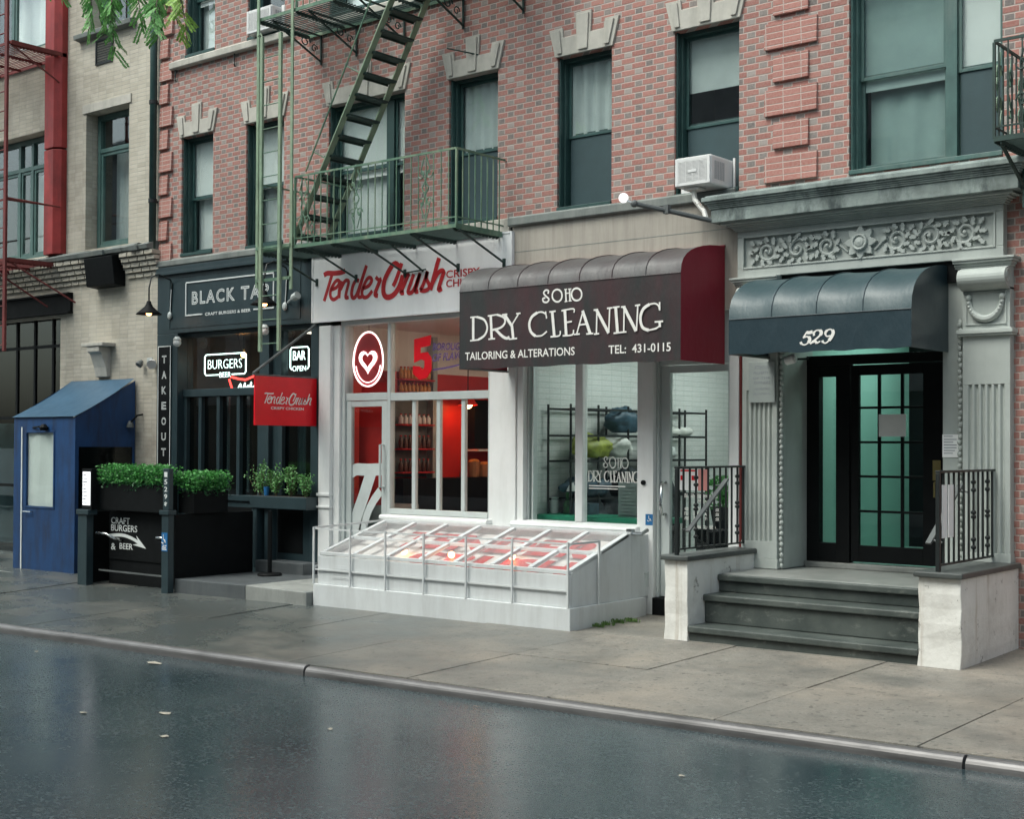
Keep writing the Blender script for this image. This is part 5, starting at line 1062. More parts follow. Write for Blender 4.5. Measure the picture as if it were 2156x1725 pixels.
# ---------------------------------------------------------------- enclosure of the burger bar: posts, planters, landing, counter
g0 = lambda x, y=-1.7: gz(x, y)-.03
EN = thing('entrance_enclosure', 'black sidewalk enclosure with two slate posts and a stair opening before the burger bar', 'enclosure', (-15.5, -1.0, -.2)); db = 'near_black'; dc = 'dark_concrete'
build(MB().box(-16.46, -16.25, -1.76, -1.65, g0(-16.4), .77).box(-16.48, -16.19, -1.78, -1.63, .771, .84), 'post', df, EN, .006)
build(MB().box(-14.57, -14.43, -1.76, -1.67, g0(-14.5), .83).box(-14.60, -14.405, -1.78, -1.65, .831, .89).box(-14.56, -14.435, -1.75, -1.68, .891, 1.43), 'post', df, EN, .006)
build(MB().box(-16.169, -14.681, -1.45, -1.41, g0(-15.5), .82), 'stair_screen', db, EN); build(MB().box(-16.169, -14.681, -1.62, -1.60, .0, .02), 'stair_bar', 'iron_grey', EN)
build(MB().box(-16.48, -16.44, -1.59, -.1, g0(-16.4), .8), 'side_wall', db, EN); build(MB().box(-14.56, -14.50, -1.599, -.30, -.1, .83), 'side_wall', db, EN, .004)
m = MB().path([(-16.17, -1.66, .52), (-15.95, -1.66, .52), (-15.85, -1.60, .46), (-15.83, -1.46, .42)], .016, 8).path([(-14.60, -1.69, .52), (-14.80, -1.67, .52), (-14.9, -1.6, .50), (-14.9, -1.46, .46)], .016, 8); build(m, 'handrail', 'chrome', EN, smooth=True)
SGN = thing('menu_sign', 'black board with white burger lettering and curved arrow under the front hedge planter', 'sign', (-15.8, -1.46, .25))
build(bx(-16.15, -14.70, -1.468, -1.452, .16, .80), 'board', db, SGN); m = MB()
for s_, a, b, z0, z1 in (('CRAFT', -16.10, -15.67, .645, .735), ('BURGERS', -16.10, -15.50, .545, .635), ('&', -16.10, -15.99, .285, .375), ('BEER', -15.90, -15.60, .305, .385)): q = text_mb(s_, a, b, z0, z1, -1.468, .003, bold=.01); m.add(q.v, q.f)
m.add(*(lambda q: (q.v, q.f))(MB().ribbon([(.045, [(-16.15, .475), (-15.85, .495), (-15.6, .455), (-15.42, .39)])], (0, 0), -1.469))); m.pxz([(-15.52, .50), (-15.30, .335), (-15.60, .375), (-15.45, .40)], -1.474, -1.47)
build(m, 'lettering', lg, SGN)
def foliage(m, n, x0, x1, y0, y1, z0, z1, s0, s1, bulge=.03):
    for i in range(n):
        c = Vector((rnd.uniform(x0, x1), rnd.uniform(y0, y1), rnd.uniform(z0, z1)+bulge*math.sin(rnd.uniform(0, 9))))
        k = rnd.uniform(s0, s1); u = Vector((rnd.gauss(0, 1), rnd.gauss(0, 1), rnd.gauss(0, .6))).normalized(); v = u.orthogonal().normalized()
        v = (v*math.cos(i)+u.cross(v)*math.sin(i)); m.quad(c-u*k, c-u*k*.1+v*k*.45, c+u*k, c-u*k*.1-v*k*.45)
    return m
def planter(label, x0, x1, y0, y1, z0, z1, h):
    P = thing('hedge_planter', label, 'planter', ((x0+x1)/2, (y0+y1)/2, z0), 'clipped hedges in black planters before the burger bar')
    build(MB().box(x0, x1, y0, y0+.02, z0, z1).box(x0, x1, y1-.02, y1, z0, z1).box(x0, x0+.02, y0+.021, y1-.021, z0, z1).box(x1-.02, x1, y0+.021, y1-.021, z0, z1), 'box', db, P, .003)
    build(bx(x0+.02, x1-.02, y0+.02, y1-.02, z0, z1-.03), 'soil', 'soil', P); a = (x1-x0)*(y1-y0)
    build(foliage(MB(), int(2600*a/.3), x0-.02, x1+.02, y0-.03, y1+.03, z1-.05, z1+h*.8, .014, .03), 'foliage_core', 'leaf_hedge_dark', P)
    build(foliage(MB(), int(3400*a/.3), x0-.04, x1+.04, y0-.05, y1+.05, z1+.02, z1+h, .014, .034), 'foliage', 'leaf_hedge', P)
planter('long clipped hedge in a black planter between the two slate posts', -16.17, -14.72, -1.60, -1.40, .84, 1.20, .25)
planter('short clipped hedge in a black planter behind the right slate post', -14.75, -14.42, -1.36, -.80, .835, 1.13, .24)
MN = thing('menu_box', 'lit white menu case on the left slate post before the burger bar', 'menu board', (-16.3, -1.72, .85)); build(MB().box(-16.40, -16.17, -1.74, -1.66, .842, 1.40), 'case', db, MN, .004)
build(bx(-16.375, -16.20, -1.745, -1.7405, .90, 1.36), 'menu_sheet', 'menu_light', MN); m = MB()
for k in range(9): m.box(-16.36, -16.30+rnd.uniform(0, .06), -1.7485, -1.746, .93+k*.047, .945+k*.047)
build(m, 'print', 'paper_ink', MN)
SN = thing('access_sticker', 'blue wheelchair sign on the right slate post beside the black burger board', 'sticker', (-14.56, -1.76, .36)); build(bx(-14.56, -14.44, -1.766, -1.761, .36, .60), 'sheet', 'blue_decal', SN)
m = MB().path([(-14.52, -1.769, .575), (-14.52, -1.769, .51), (-14.49, -1.769, .51), (-14.47, -1.769, .47)], .007, 4).path([(-14.525+.03*math.cos(a*.5), -1.769, .49+.03*math.sin(a*.5)) for a in range(7, 15)], .005, 4).box(-14.545, -14.455, -1.769, -1.767, .38, .392).box(-14.545, -14.465, -1.769, -1.767, .405, .417).box(-14.535, -14.455, -1.769, -1.767, .43, .44); build(m, 'symbol', 'lettering_white', SN)
SN = thing('number_sticker', 'white street number lettered down the top of the right slate post', 'sticker', (-14.56, -1.75, .95)); m = MB()
for k, ch in enumerate('1529*'): q = text_mb(ch, -14.53, -14.465, 1.32-k*.095, 1.385-k*.095, -1.75, .004, bold=.02); m.add(q.v, q.f)
build(m, 'lettering', lg, SN)
LD = thing('entrance_landing', 'low concrete landing, dark at left and pale at right, before the burger bar', 'landing', (-13.2, -.8, -.15))
build(MB().prism([(-14.45, -1.64, g0(-14.4, -1.64)), (-13.05, -1.64, g0(-13, -1.64)), (-13.05, -1.64, .015), (-14.45, -1.64, .0)], (0, 1.64, 0)), 'landing_slab', dc, LD, .01)
build(MB().prism([(-13.045, -1.64, g0(-13, -1.64)), (-11.985, -1.60, g0(-12, -1.64)), (-11.985, -1.60, .0), (-13.045, -1.64, .015)], (0, 1.62, 0)), 'landing_slab', 'concrete', LD, .012)
build(MB().prism([(-14.45, -.30, .0), (-13.48, -.30, .0), (-13.48, -.30, .16), (-14.45, -.30, .16)], (0, .29, 0)), 'step', dc, LD, .01)
CT = thing('planter_counter', 'slate grey counter planter on a leg along the right of the burger bar window', 'planter', (-13.9, -.35, .0))
build(MB().box(-14.62, -13.475, -.26, -.06, .87, 1.04), 'trough', df, CT, .008); build(bx(-14.60, -13.49, -.24, -.08, 1.0405, 1.044), 'soil', 'soil', CT); build(MB().box(-14.60, -14.50, -.24, -.08, .04, .869).box(-14.38, -14.26, -.20, -.08, .161, .869), 'leg', df, CT, .005)
PD = thing('stanchion', 'black post on a round base under the slate counter planter', 'post', (-13.80, -.60, .02)); build(MB().lathe([(.16, 0), (.165, .012), (.15, .03), (.03, .04)], (-13.80, -.60, .012), 20), 'base_plate', db, PD, smooth=False); build(MB().lathe([(.03, .04), (.03, .85)], (-13.80, -.60, .012), 12), 'post', db, PD)
for k, (x, hh, w_) in enumerate(((-14.52, .48, .24), (-14.20, .42, .17), (-13.90, .43, .17), (-13.60, .34, .15))):
    lab = ('tall feathery green shrub at the left end of the slate counter planter', 'bushy green shrub second from left on the slate counter planter', 'upright green shrub second from right on the slate counter planter', 'low rounded green shrub at the right end of the slate counter planter')[k]
    SB = thing('shrub', lab, 'shrub', (x, -.16, 1.04), 'shrubs in the slate counter planter'); ms = MB(); ml = MB()
    for j in range(19):
        a = rnd.uniform(0, 2*PI); t_ = rnd.uniform(.2, 1); tip = Vector((x+math.cos(a)*w_*t_, -.16+math.sin(a)*w_*.6*t_, 1.04+hh*rnd.uniform(.6, 1)*(1.1-.3*t_))); b_ = Vector((x+rnd.uniform(-.02, .02), -.16, 1.04)); mid = (b_+tip)/2+Vector((math.cos(a), math.sin(a), .5))*.02
        ms.path([b_, mid, tip], [.005, .004, .002], 4)
        for i in range(34):
            f = rnd.uniform(.25, 1.04); c = b_.lerp(tip, f)+Vector((rnd.gauss(0, 1), rnd.gauss(0, 1), rnd.gauss(0, 1)))*.022; kk = rnd.uniform(.011, .022); u = Vector((rnd.gauss(0, 1), rnd.gauss(0, 1), rnd.gauss(.4, .6))).normalized(); v = u.orthogonal().normalized()*kk*.5; u = u*kk; ml.quad(c-u, c+v, c+u, c-v)
    build(ms, 'stem', 'stem_brown', SB); build(ml, 'foliage', 'leaf_shrub', SB)
solo(MB().lathe([(.03, 0), (.04, .12), (.035, .12)], (-14.34, -.20, 1.044), 12), 'cup', 'blue_decal', 'small blue cup among the shrubs on the slate counter planter', 'cup')

# ---------------------------------------------------------------- blue vestibule at the left
VB = thing('entrance_vestibule', 'weathered blue canvas vestibule with sloping roof and door window at the beige building', 'booth', (-18.45, -.55, -.2)); bb = 'booth_blue'
x0, x1, yf, z1, z0 = -19.28, -17.62, -1.06, 2.14, -.215
m = wall_mb(x0, x1, z0, z1, [(-18.93, -18.17, .78, 1.92)], yf, .03); build(m, 'front_panel', bb, VB)
build(MB().quad((x1, yf, z1), (x1, -.02, 2.72), (x1, -.02, 1.70), (x1, yf, 1.70)).quad((x1, yf, 1.70), (x1, yf, z0), (x1, yf+.06, z0), (x1, yf+.06, 1.70)), 'side_panel', bb, VB); build(MB().quad((x0, yf, z1), (x0, -.02, 2.76), (x0, -.02, z0), (x0, yf, z0)), 'side_panel', bb, VB)
m = MB(); n = 8
for i in range(n+1):
    t_ = i/n; sag = -.03*math.sin(t_*PI)
    for x in (x0-.02, (x0+x1)/2, x1+.02): m.v.append(Vector((x, yf-.03+(-.02-yf)*t_, z1+.01+(.60)*t_+sag*(1.6 if x == (x0+x1)/2 else 1))))
for i in range(n):
    for j in range(2): m.f.append((i*3+j, i*3+j+1, i*3+4+j, i*3+3+j))
build(m, 'roof_sheet', 'vinyl_roof', VB, smooth=True)
build(bx(x1-.012, x1-.006, yf+.06, -.04, z0, 1.70), 'clear_side', 'vinyl_clear', VB); build(MB().box(x1-.05, x1, -.06, -.02, -.2, 1.70), 'side_post', bb, VB)
W = build(frame_mb(-18.95, -18.15, .76, 1.94, .03, yf-.012, yf+.02), 'window', bb, VB, .003); build(bx(-18.92, -18.18, yf+.004, yf+.008, .79, 1.91), 'pane', 'glass_shop', W); build(curtain_mb(-18.92, -18.18, .79, 1.91, yf+.03, .008, 2), 'curtain', 'cloth_white', W)
m = MB().box(-19.06, -19.03, yf-.012, yf-.001, z0+.02, 2.0); build(m, 'door_trim', 'lettering_grey', VB); build(MB().path([(-18.95, yf, .70), (-18.95, yf-.04, .70), (-18.74, yf-.04, .70), (-18.74, yf, .70)], .010, 6), 'door_handle', 'chrome', VB)
m = MB().path([(-18.75, yf-.0, 1.99), (-18.42, yf-.10, 2.0), (-18.35, yf-.03, 2.0)], .014, 6).lathe([(.05, 0), (.07, .05), (.03, .1)], (-18.36, yf-.06, 1.94), 10); build(m, 'door_closer', 'near_black', VB)
build(MB().box(-26, -17.3, -1.45, -1.02, -.6, -.20), 'stone_sill', 'concrete', VB, .015)
FL = thing('floodlight', 'small dark lamp on the wall at the back corner of the blue vestibule', 'lamp', (-17.5, -.05, 2.1)); build(MB().path([(-17.45, 0, 2.2), (-17.45, -.10, 2.18), (-17.55, -.14, 2.08)], .015, 6), 'arm', 'near_black', FL); build(MB().lathe([(.02, .1), (.05, .05), (.06, 0)], (-17.57, -.14, 2.0), 10), 'head', 'iron_grey', FL)
m = MB().pxz([(-22.0, -.2), (-21.9, .62), (-21.4, .78), (-20.7, .55), (-20.25, .05), (-20.2, -.2)], -1.25, -.7)
solo(m, 'covered_cart', 'tarp', 'grey tarpaulin draped over a cart at the far left of the pavement', 'cart', bevel=.06)

# ---------------------------------------------------------------- air conditioners and the camera on the cornice
def air_con(label, x0, x1, y0, z0, z1, side):
    A = thing('air_conditioner', label, 'air conditioner', ((x0+x1)/2, y0/2, z0), 'window air conditioners')
    build(MB().box(x0, x1, y0, .06, z0, z1), 'case', 'ac_white', A, .02); fr = frame_mb(x0+.01, x1-.01, z0+.01, z1-.01, .035, y0-.012, y0-.001); build(fr, 'grille_frame', 'ac_white', A, .004)
    m = MB().box(x0+.045, x1-.045, y0-.004, y0-.001, z0+.045, z1-.045); build(m, 'coil', 'ac_grille', A); m = MB(); n = 17
    for k in range(n): z = z0+.05+(z1-z0-.1)*k/(n-1); m.box(x0+.045, x1-.045, y0-.011, y0-.0045, z-.004, z+.004)
    for k in range(5): x = x0+.06+(x1-x0-.12)*k/4; m.box(x-.003, x+.003, y0-.0135, y0-.0115, z0+.045, z1-.045)
    build(m, 'grille', 'ac_white', A); build(bx((x0+x1)/2-.05, (x0+x1)/2+.05, y0-.018, y0-.0136, (z0+z1)/2-.015, (z0+z1)/2+.015), 'badge', 'ac_white', A, .002)
    m = MB()
    for k in range(6): m.box(x1+.0005, x1+.004, y0+.07+k*.035, y0+.09+k*.035, z0+.06, z1-.06)
    build(m, 'side_louvre', 'ac_grille', A)
    for a, b in side: build(bx(a, b, .03, .05, z0, z1+.02), 'filler_panel', 'ac_white', A)
air_con('white air conditioner in the window above the stoop cornice, with fine grille', -7.64, -7.20, -.40, 4.47, 4.78, ((-7.83, -7.65), (-7.19, -7.165)))
air_con('white air conditioner at the top left behind the green ladder, cut by the fire escape', -14.90, -14.37, -.14, 7.52, 7.86, ((-14.36, -14.30),))
m = MB().path([(-7.47, -.30, 4.45), (-7.45, -.31, 4.34), (-7.32, -.34, 4.20), (-7.28, -.36, 4.10)], .028, 6).box(-7.55, -7.38, -.36, -.2, 4.44, 4.465); solo(m, 'support_bracket', 'cheek_white', 'pale metal bracket propping the air conditioner over the cornice corner', 'bracket')
G = thing('security_camera', 'white dome camera on a grey arm reaching out from the cornice corner', 'camera', (-7.5, -.6, 4.1)); build(MB().path([(-7.22, -.36, 4.09), (-7.52, -.66, 4.175), (-7.80, -.92, 4.25)], .026, 8).box(-7.58, -7.52, -.72, -.66, 4.15, 4.24), 'arm', 'iron_grey', G)
build(MB().sphere((-7.80, -.92, 4.25), .04, 10, 7), 'joint', 'iron_grey', G); build(MB().path([(-7.80, -.92, 4.25), (-7.90, -.96, 4.30)], .014, 6), 'stem', 'chrome', G); build(MB().sphere((-7.905, -.965, 4.315), .052, 14, 10), 'dome', 'dome_glow_white', G, smooth=True)  # the dome is no lamp; its brightness is put in as a glow
G = thing('security_camera', 'small pale camera under the lower edge of the navy awning', 'camera', (-6.35, -.45, 2.6)); build(MB().lathe([(.045, 0), (.05, .09), (.03, .11)], (-6.35, -.38, 2.60), 12, Matrix.Rotation(1.3, 3, 'Y')), 'body', 'ac_white', G); build(MB().path([(-6.30, -.30, 2.62), (-6.3, .0, 2.64)], .012, 6), 'arm', 'near_black', G)

# ---------------------------------------------------------------- green fire escape
FE = thing('fire_escape', 'green iron fire escape with steep stair and drop ladder on the red brick facade', 'fire escape', (-11.9, -.5, 3.0)); fg = 'fire_escape_green'; fp = 'fire_escape_pale'; fd = 'fire_escape_green'
def platform(R, x0, x1, z, mt, hole=None, yf=-.90, dark='fire_escape_dark'):
    m = MB().box(x0, x1, yf, yf+.012, z-.022, z+.022).box(x0, x1, -.03, -.018, z-.035, z+.03).box(x0, x0+.012, yf+.013, -.031, z-.035, z+.03).box(x1-.012, x1, yf+.013, -.031, z-.035, z+.03)
    P = build(m, 'platform', mt, R); m = MB(); y = yf+.035
    while y < -.05:
        if hole and hole[2] < y < hole[3]: m.box(x0+.013, hole[0], y, y+.019, z-.006, z+.004).box(hole[1], x1-.013, y, y+.019, z-.006, z+.004)
        else: m.box(x0+.013, x1-.013, y, y+.019, z-.006, z+.004)
        y += .052
    build(m, 'slats', dark, P); n = int((x1-x0)/.62)
    for k in range(n+1):
        m = MB(); x = x0+.06+(x1-x0-.12)*k/n; m.box(x-.006, x+.006, yf+.013, -.031, z-.045, z-.007)
        for j in range(13): m.box(x-.014, x+.014, yf+.05+j*.062, yf+.07+j*.062, z-.058, z-.0455)
        build(m, 'cross_bar', dark, P)
    return P
def scroll_panel(R, x0, x1, y, z0, z1, mt, r=.008):
    m = MB(); c = (x0+x1)/2; h = (z1-z0)
    for s_ in (-1, 1):
        for zc, fl in ((z0+.26*h, 1), (z0+.74*h, -1)):
            m.path([(c+s_*(.06+.055*math.cos(t_*.5)*(1-t_/16)), y, zc+fl*.07*math.sin(t_*.5)*(1-t_/18)) for t_ in range(15)], r, 5)
        m.path([(c+s_*.02, y, z0), (c+s_*.07, y, z0+.2*h), (c-s_*.05, y, z0+.5*h), (c+s_*.07, y, z0+.8*h), (c+s_*.02, y, z1)], r, 5)
    m.path([(c+.05*math.cos(a*.7), y, (z0+z1)/2+.05*math.sin(a*.7)) for a in range(10)], r, 5); build(m, 'scroll', mt, R)
def guard(R, x0, x1, z0, z1, y, mt, scrolls, ends=(1, 1), gap=None):
    m = MB().box(x0, x1, y-.008, y+.008, z1-.012, z1+.012).box(x0, x1, y-.006, y+.006, z0+.07, z0+.085); m2 = MB()
    if ends[0]: m.box(x0-.008, x0+.008, y+.009, -.01, z1-.012, z1+.012).box(x0-.006, x0+.006, y+.009, -.01, z0+.07, z0+.085)
    if ends[1]: m.box(x1-.008, x1+.008, y+.009, -.01, z1-.012, z1+.012).box(x1-.006, x1+.006, y+.009, -.01, z0+.07, z0+.085)
    build(m, 'guard_rail', mt, R); n = int((x1-x0)/.118)
    for k in range(n+1):
        x = x0+(x1-x0)*k/n; w_ = .012 if k in (0, n) else .0052; build(MB().box(x-w_, x+w_, y-w_, y+w_, z0-.02, z1-.013), 'baluster', mt, R)
    for e, x in zip(ends, (x0, x1)):
        if e:
            for k in range(1, 8): yy = y+(-.01-y)*k/8; build(MB().box(x-.0065, x+.0065, yy-.0065, yy+.0065, z0-.02, z1-.013), 'baluster', mt, R)
    for a in scrolls: scroll_panel(R, a-.12, a+.12, y-.012, z0+.1, z1-.05, mt)
platform(FE, -13.78, -10.27, 4.275, fg); guard(FE, -13.02, -10.275, 4.30, 5.17, -.89, fg, (-12.85, -11.9, -10.75))
scroll_panel(FE, -13.8, -13.5, -.03, 4.4, 5.0, fg); m = MB()
m.box(-13.785, -13.77, -.88, -.01, 5.16, 5.18).box(-13.785, -13.772, -.88, -.866, 4.30, 5.16).box(-13.785, -13.772, -.5, -.486, 4.30, 5.16).box(-13.785, -13.772, -.25, -.236, 4.3, 5.16); build(m, 'guard_rail', fg, FE)
for x in (-13.5, -12.75, -11.87, -10.97, -10.24):
    build(MB().path([(x-.02, -.86, 4.235), (x, -.065, 3.93)], .014, 6).box(x-.02, x+.02, -.075, -.061, 3.88, 3.98), 'brace', 'fire_escape_dark', FE)
build(MB().path([(-11.75, -.45, 4.24), (-11.55, -.07, 3.93)], .014, 6).path([(-11.87, -.08, 3.93), (-11.5, -.08, 3.95)], .01, 5), 'brace', 'fire_escape_dark', FE)
platform(FE, -13.78, -9.55, 7.32, fg, (-12.3, -11.2, -.82, -.2)); guard(FE, -13.02, -9.6, 7.35, 8.22, -.89, fg, (-11.9,), (0, 1))
for x in (-13.50, -12.82, -11.95, -10.95, -10.0):
    m = MB().bar((x, -.86, 7.27), (x, -.03, 6.93), .02).box(x-.012, x+.012, -.03, -.012, 6.88, 7.28).box(x-.01, x+.01, -.87, -.03, 7.262, 7.282)
    m.path([(x, -.30+.09*math.cos(t_*.5)*(1-t_/20), 7.14+.09*math.sin(t_*.5)*(1-t_/20)) for t_ in range(16)], .009, 5).path([(x, -.14+.06*math.cos(t_*.5)*(1-t_/20), 7.08+.06*math.sin(t_*.5)*(1-t_/20)) for t_ in range(16)], .008, 5)
    build(m, 'wall_bracket', 'fire_escape_dark', FE)
# stair between the platforms
A0, A1 = Vector((-13.16, 0, 4.30)), Vector((-11.22, 0, 7.40)); sd = (A1-A0).normalized(); nrm = Vector((-sd.z, 0, sd.x))
for y in (-.82, -.27): build(MB().bar(A0+Vector((0, y, 0)), A1+Vector((0, y, 0)), .018, .09), 'stringer', fp, FE, .003)
for k in range(13):
    p = A0.lerp(A1, (k+.6)/13.2); build(MB().box(p.x-.075, p.x+.075, -.81, -.28, p.z-.012, p.z+.012).box(p.x-.09, p.x-.076, -.81, -.28, p.z-.035, p.z+.012), 'tread', 'fire_escape_dark', FE)
m = MB()
for y in (-.86,):
    m.path([Vector((-12.86, y, 5.22)), Vector((-11.70, y, 7.2))], .012, 6)
    for f in (.12, .62): q = Vector((-12.86, y, 5.22)).lerp(Vector((-11.70, y, 7.2)), f); m.path([q, q+Vector((.22, .03, -.12))], .008, 5)
build(m, 'stair_handrail', fg, FE)
m = MB().path([(-11.05, -.2, 6.62), (-10.7, -.02, 6.52)], .01, 5); build(m, 'wall_tie', 'fire_escape_dark', FE)
# drop ladder in its guide rails
for x, zb_ in ((-13.72, 3.79), (-13.06, 3.73)): build(MB().box(x-.024, x+.024, -.93, -.91, zb_, 8.4), 'guide_rail', fp, FE, .003)
for z in (3.86, 4.28): build(bx(-13.72, -13.06, -.945, -.931, z, z+.04), 'guide_brace', fg, FE)
LDm = MB()
for x in (-13.59, -13.23): LDm.box(x-.025, x+.025, -.985, -.95, 2.95, 7.05)
LDm.path([(-13.59, -.967, 7.05), (-13.62, -.967, 7.1), (-13.67, -.967, 7.08)], .012, 6); LDR = build(LDm, 'drop_ladder', fp, FE, .003)
for k in range(13): z = 3.05+k*.31; build(MB().path([(-13.565, -.967, z), (-13.255, -.967, z)], .008, 6), 'rung', fg, LDR)

# ---------------------------------------------------------------- red fire escape at the left edge
RF = thing('fire_escape', 'rusty red fire escape with drop ladder at the left edge of the beige building', 'fire escape', (-21, -.5, 3.2)); rr_ = 'rust_red'
platform(RF, -24.2, -19.56, 8.10, rr_, None, -1.0, 'rust_red'); platform(RF, -24.2, -19.62, 4.66, rr_, None, -1.0, 'rust_red')
build(MB().box(-19.70, -19.63, -1.04, -1.0, 3.2, 11), 'guide_rail', rr_, RF, .004)
m = MB().box(-20.12, -20.08, -1.04, -1.0, 3.2, 11)
LR = build(m, 'ladder_rail', rr_, RF)
for k in range(24): build(MB().path([(-20.09, -1.02, 3.3+k*.31), (-19.69, -1.02, 3.3+k*.31)], .011, 6), 'rung', rr_, LR)
build(MB().path([(-19.66, -1.0, 5.62), (-19.56, -.12, 5.60)], [.03, .012], 6).path([(-19.7, -.9, 4.62), (-19.2, -.05, 4.02)], .014, 6).path([(-20.4, -.9, 4.62), (-20.0, -.05, 4.0)], .014, 6).bar((-19.6, -.95, 8.05), (-19.6, -.05, 7.6), .02).box(-19.62, -19.58, -.05, -.02, 7.55, 8.06), 'brace', rr_, RF)
build(MB().box(-24.2, -19.62, -1.0, -.985, 5.60, 5.63).box(-24.2, -19.62, -1.0, -.985, 9.0, 9.03), 'guard_rail', rr_, RF)
for k in range(28): x = -24.1+k*.16; build(MB().box(x-.007, x+.007, -.998, -.987, 8.13, 9.0), 'baluster', rr_, RF)

# ---------------------------------------------------------------- dark green fire escape at the right edge
DF = thing('fire_escape', 'dark green iron fire escape balcony with scrollwork at the upper right edge', 'fire escape', (-2.9, -.45, 4.4))
platform(DF, -4.10, -1.6, 4.40, 'fire_escape_dark', None, -.92); guard(DF, -4.10, -1.6, 4.43, 5.25, -.90, 'fire_escape_dark', (-3.8, -3.3, -2.8)); m = MB()
for k in range(3):
    yy = -.75+k*.28; m.path([(-4.115, yy+.08*math.cos(t_*.5)*(1-t_/20), 4.72+.10*math.sin(t_*.5)*(1-t_/20)) for t_ in range(16)], .009, 5).path([(-4.115, yy+.07*math.cos(t_*.5)*(1-t_/20), 5.0+.10*math.sin(t_*.5)*(1-t_/20)) for t_ in range(16)], .009, 5).path([(-4.115, yy, 4.5), (-4.115, yy+.08, 4.7), (-4.115, yy-.06, 4.9), (-4.115, yy+.05, 5.2)], .009, 5)
build(m, 'scroll', 'fire_escape_green', DF)
for x in (-4.05, -2.8, -1.7): build(MB().bar((x, -.86, 4.36), (x, -.03, 3.95), .025).box(x-.03, x+.03, -.25, -.02, 3.9, 4.36), 'wall_bracket', 'fire_escape_dark', DF)

# ---------------------------------------------------------------- street tree at the kerb, its outer branches hang into view
TR = thing('street_tree', 'locust tree at the kerb whose leafy outer twigs hang in front of the beige building', 'tree', (-19.6, -3.85, gz(-19.6, -3.85)))
b0 = Vector((-19.6, -3.85, gz(-19.6, -3.85)-.05)); m = MB()
m.path([b0, b0+Vector((.05, 0, 1.5)), b0+Vector((.0, .05, 3.5)), b0+Vector((.2, -.05, 6)), b0+Vector((.5, 0, 9))], [.19, .15, .13, .11, .06], 10); build(m, 'trunk', 'bark', TR, smooth=True)
limb = [Vector((-19.5, -3.85, 5.2)), Vector((-18.2, -3.7, 6.8)), Vector((-16.4, -3.6, 7.7)), Vector((-14.6, -3.55, 7.75)), Vector((-13.2, -3.5, 7.4)), Vector((-12.2, -3.45, 7.0))]
m = MB().path(limb, [.09, .07, .05, .035, .022, .012], 8); lv = MB(); lp = MB()
def twig(p0, p1, n, mt):
    m.path([p0, (p0+p1)/2+Vector((0, 0, .06)), p1], [.010, .007, .003], 5)
    for i in range(n):
        f = (i+.5)/n; q = p0.lerp(p1, f)+Vector((0, 0, .06*math.sin(PI*f))); a = rnd.uniform(0, 2*PI); d = Vector((math.cos(a), math.sin(a), -.9-rnd.uniform(0, .8))).normalized()
        L = rnd.uniform(.14, .24); sd_ = d.orthogonal().normalized(); sd_ = sd_*math.cos(a*3)+d.cross(sd_)*math.sin(a*3)
        for k in range(12):
            c = q+d*L*(k+1)/12
            for s_ in (-1, 1):
                w_ = sd_*s_; tip = c+(w_*.8+d*.55).normalized()*rnd.uniform(.034, .05); nn = d.cross(w_).normalized()*.003; e = (tip-c).cross(d.cross(w_)).normalized()*.0115
                mt.quad(c, c.lerp(tip, .5)+e+nn, tip, c.lerp(tip, .5)-e+nn)
def at_leaf(px_, dz): return px_
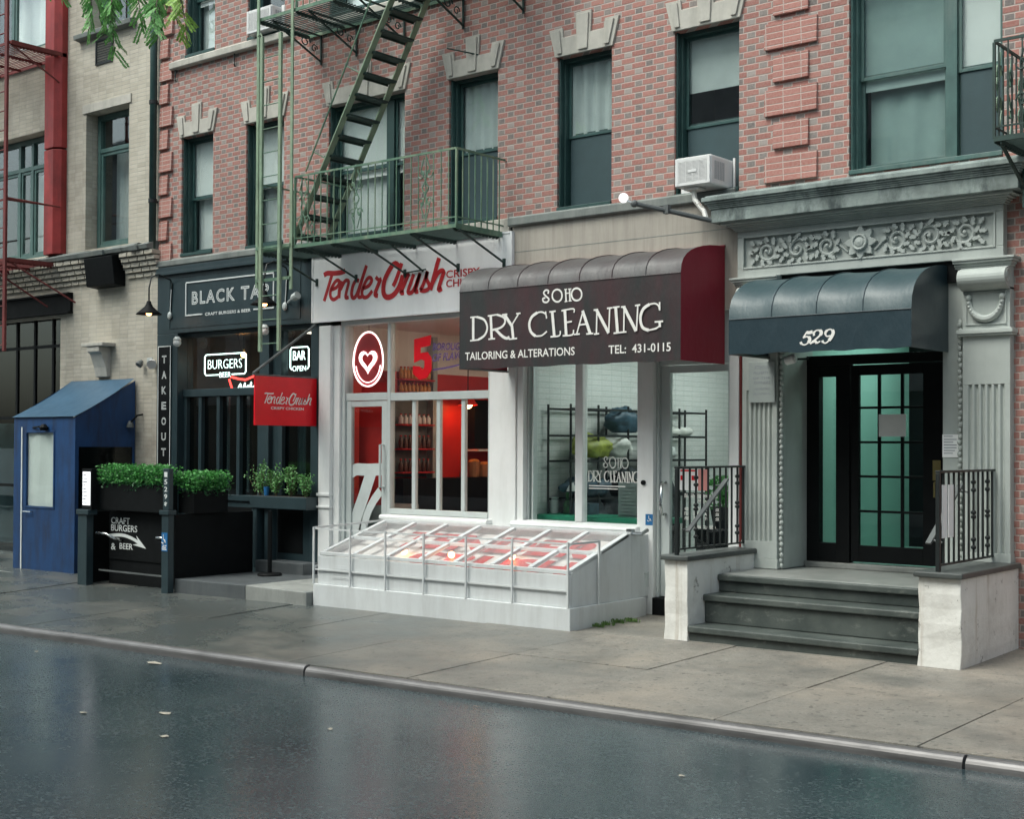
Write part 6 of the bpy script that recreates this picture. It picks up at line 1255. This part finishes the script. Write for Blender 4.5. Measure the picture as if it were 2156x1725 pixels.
drops = [(-14.30, 7.35, .35), (-14.15, 7.2, .45), (-13.95, 7.05, .3), (-13.55, 6.95, .55), (-13.45, 6.85, .75), (-13.35, 6.75, .95), (-13.28, 6.80, .8), (-13.1, 6.75, .4), (-12.75, 6.70, .5), (-12.65, 6.62, .6), (-12.5, 6.6, .4), (-12.35, 6.52, .35), (-12.2, 6.45, .35), (-12.1, 6.40, .3), (-12.0, 6.30, .22)]
for i, (x, z, dl) in enumerate(drops):
    base = Vector((x+rnd.uniform(-.1, .1), -3.5+rnd.uniform(-.15, .15), z+.35)); tip = Vector((x+rnd.uniform(-.05, .15), -3.5+rnd.uniform(-.2, .2), z-dl*.52)); src = min((limb[j].lerp(limb[j+1], f) for j in range(5) for f in (0, .3, .6)), key=lambda q: (q-base).length)
    m.path([src, (src+base)/2+Vector((0, 0, .05)), base], [.012, .009, .006], 5); twig(base, tip, 7+int(dl*12), lp if i > 12 else lv)
for k in range(70):                                  # crown above and out of view
    f = rnd.random(); c = Vector((rnd.uniform(-21, -14), rnd.uniform(-5.2, -2.4), rnd.uniform(8.6, 11))); src = b0+Vector((.3, 0, 7.5+rnd.random()))
    if k % 5 == 0: m.path([src, (src+c)/2+Vector((0, 0, .4)), c], [.04, .025, .008], 5)
    twig(c, c+Vector((rnd.uniform(-.6, .6), rnd.uniform(-.6, .6), rnd.uniform(-.5, .1))), 8, lv)
build(m, 'branch', 'bark', TR); build(lv, 'crown', 'leaf_tree', TR); build(lp, 'crown', 'leaf_tree_pale', TR)

# ---------------------------------------------------------------- litter on the wet road
pts = [(-10.6, -4.76, .10), (-8.43, -6.24, .08), (-7.73, -6.77, .05), (-8.95, -6.6, .05), (-7.0, -5.9, .035), (-12.2, -5.0, .035), (-4.3, -5.6, .025)]
words = ['pale leaf on the wet road nearest the kerb before the blue vestibule']
for k, (x, y, r_) in enumerate(pts):
    m = MB(); n = 9; z = rz(x)+.004; a0 = rnd.uniform(0, 6); v = [(x+r_*math.cos(a0+2*PI*i/n)*rnd.uniform(.6, 1), y+r_*.6*math.sin(a0+2*PI*i/n)*rnd.uniform(.6, 1), z+rnd.uniform(0, .008)) for i in range(n)]; m.prism(v, (0, 0, .002))
    solo(m, 'fallen_leaf', 'litter', 'small pale fallen leaf lying flat on the wet asphalt', 'leaf', 'fallen leaves on the wet road')
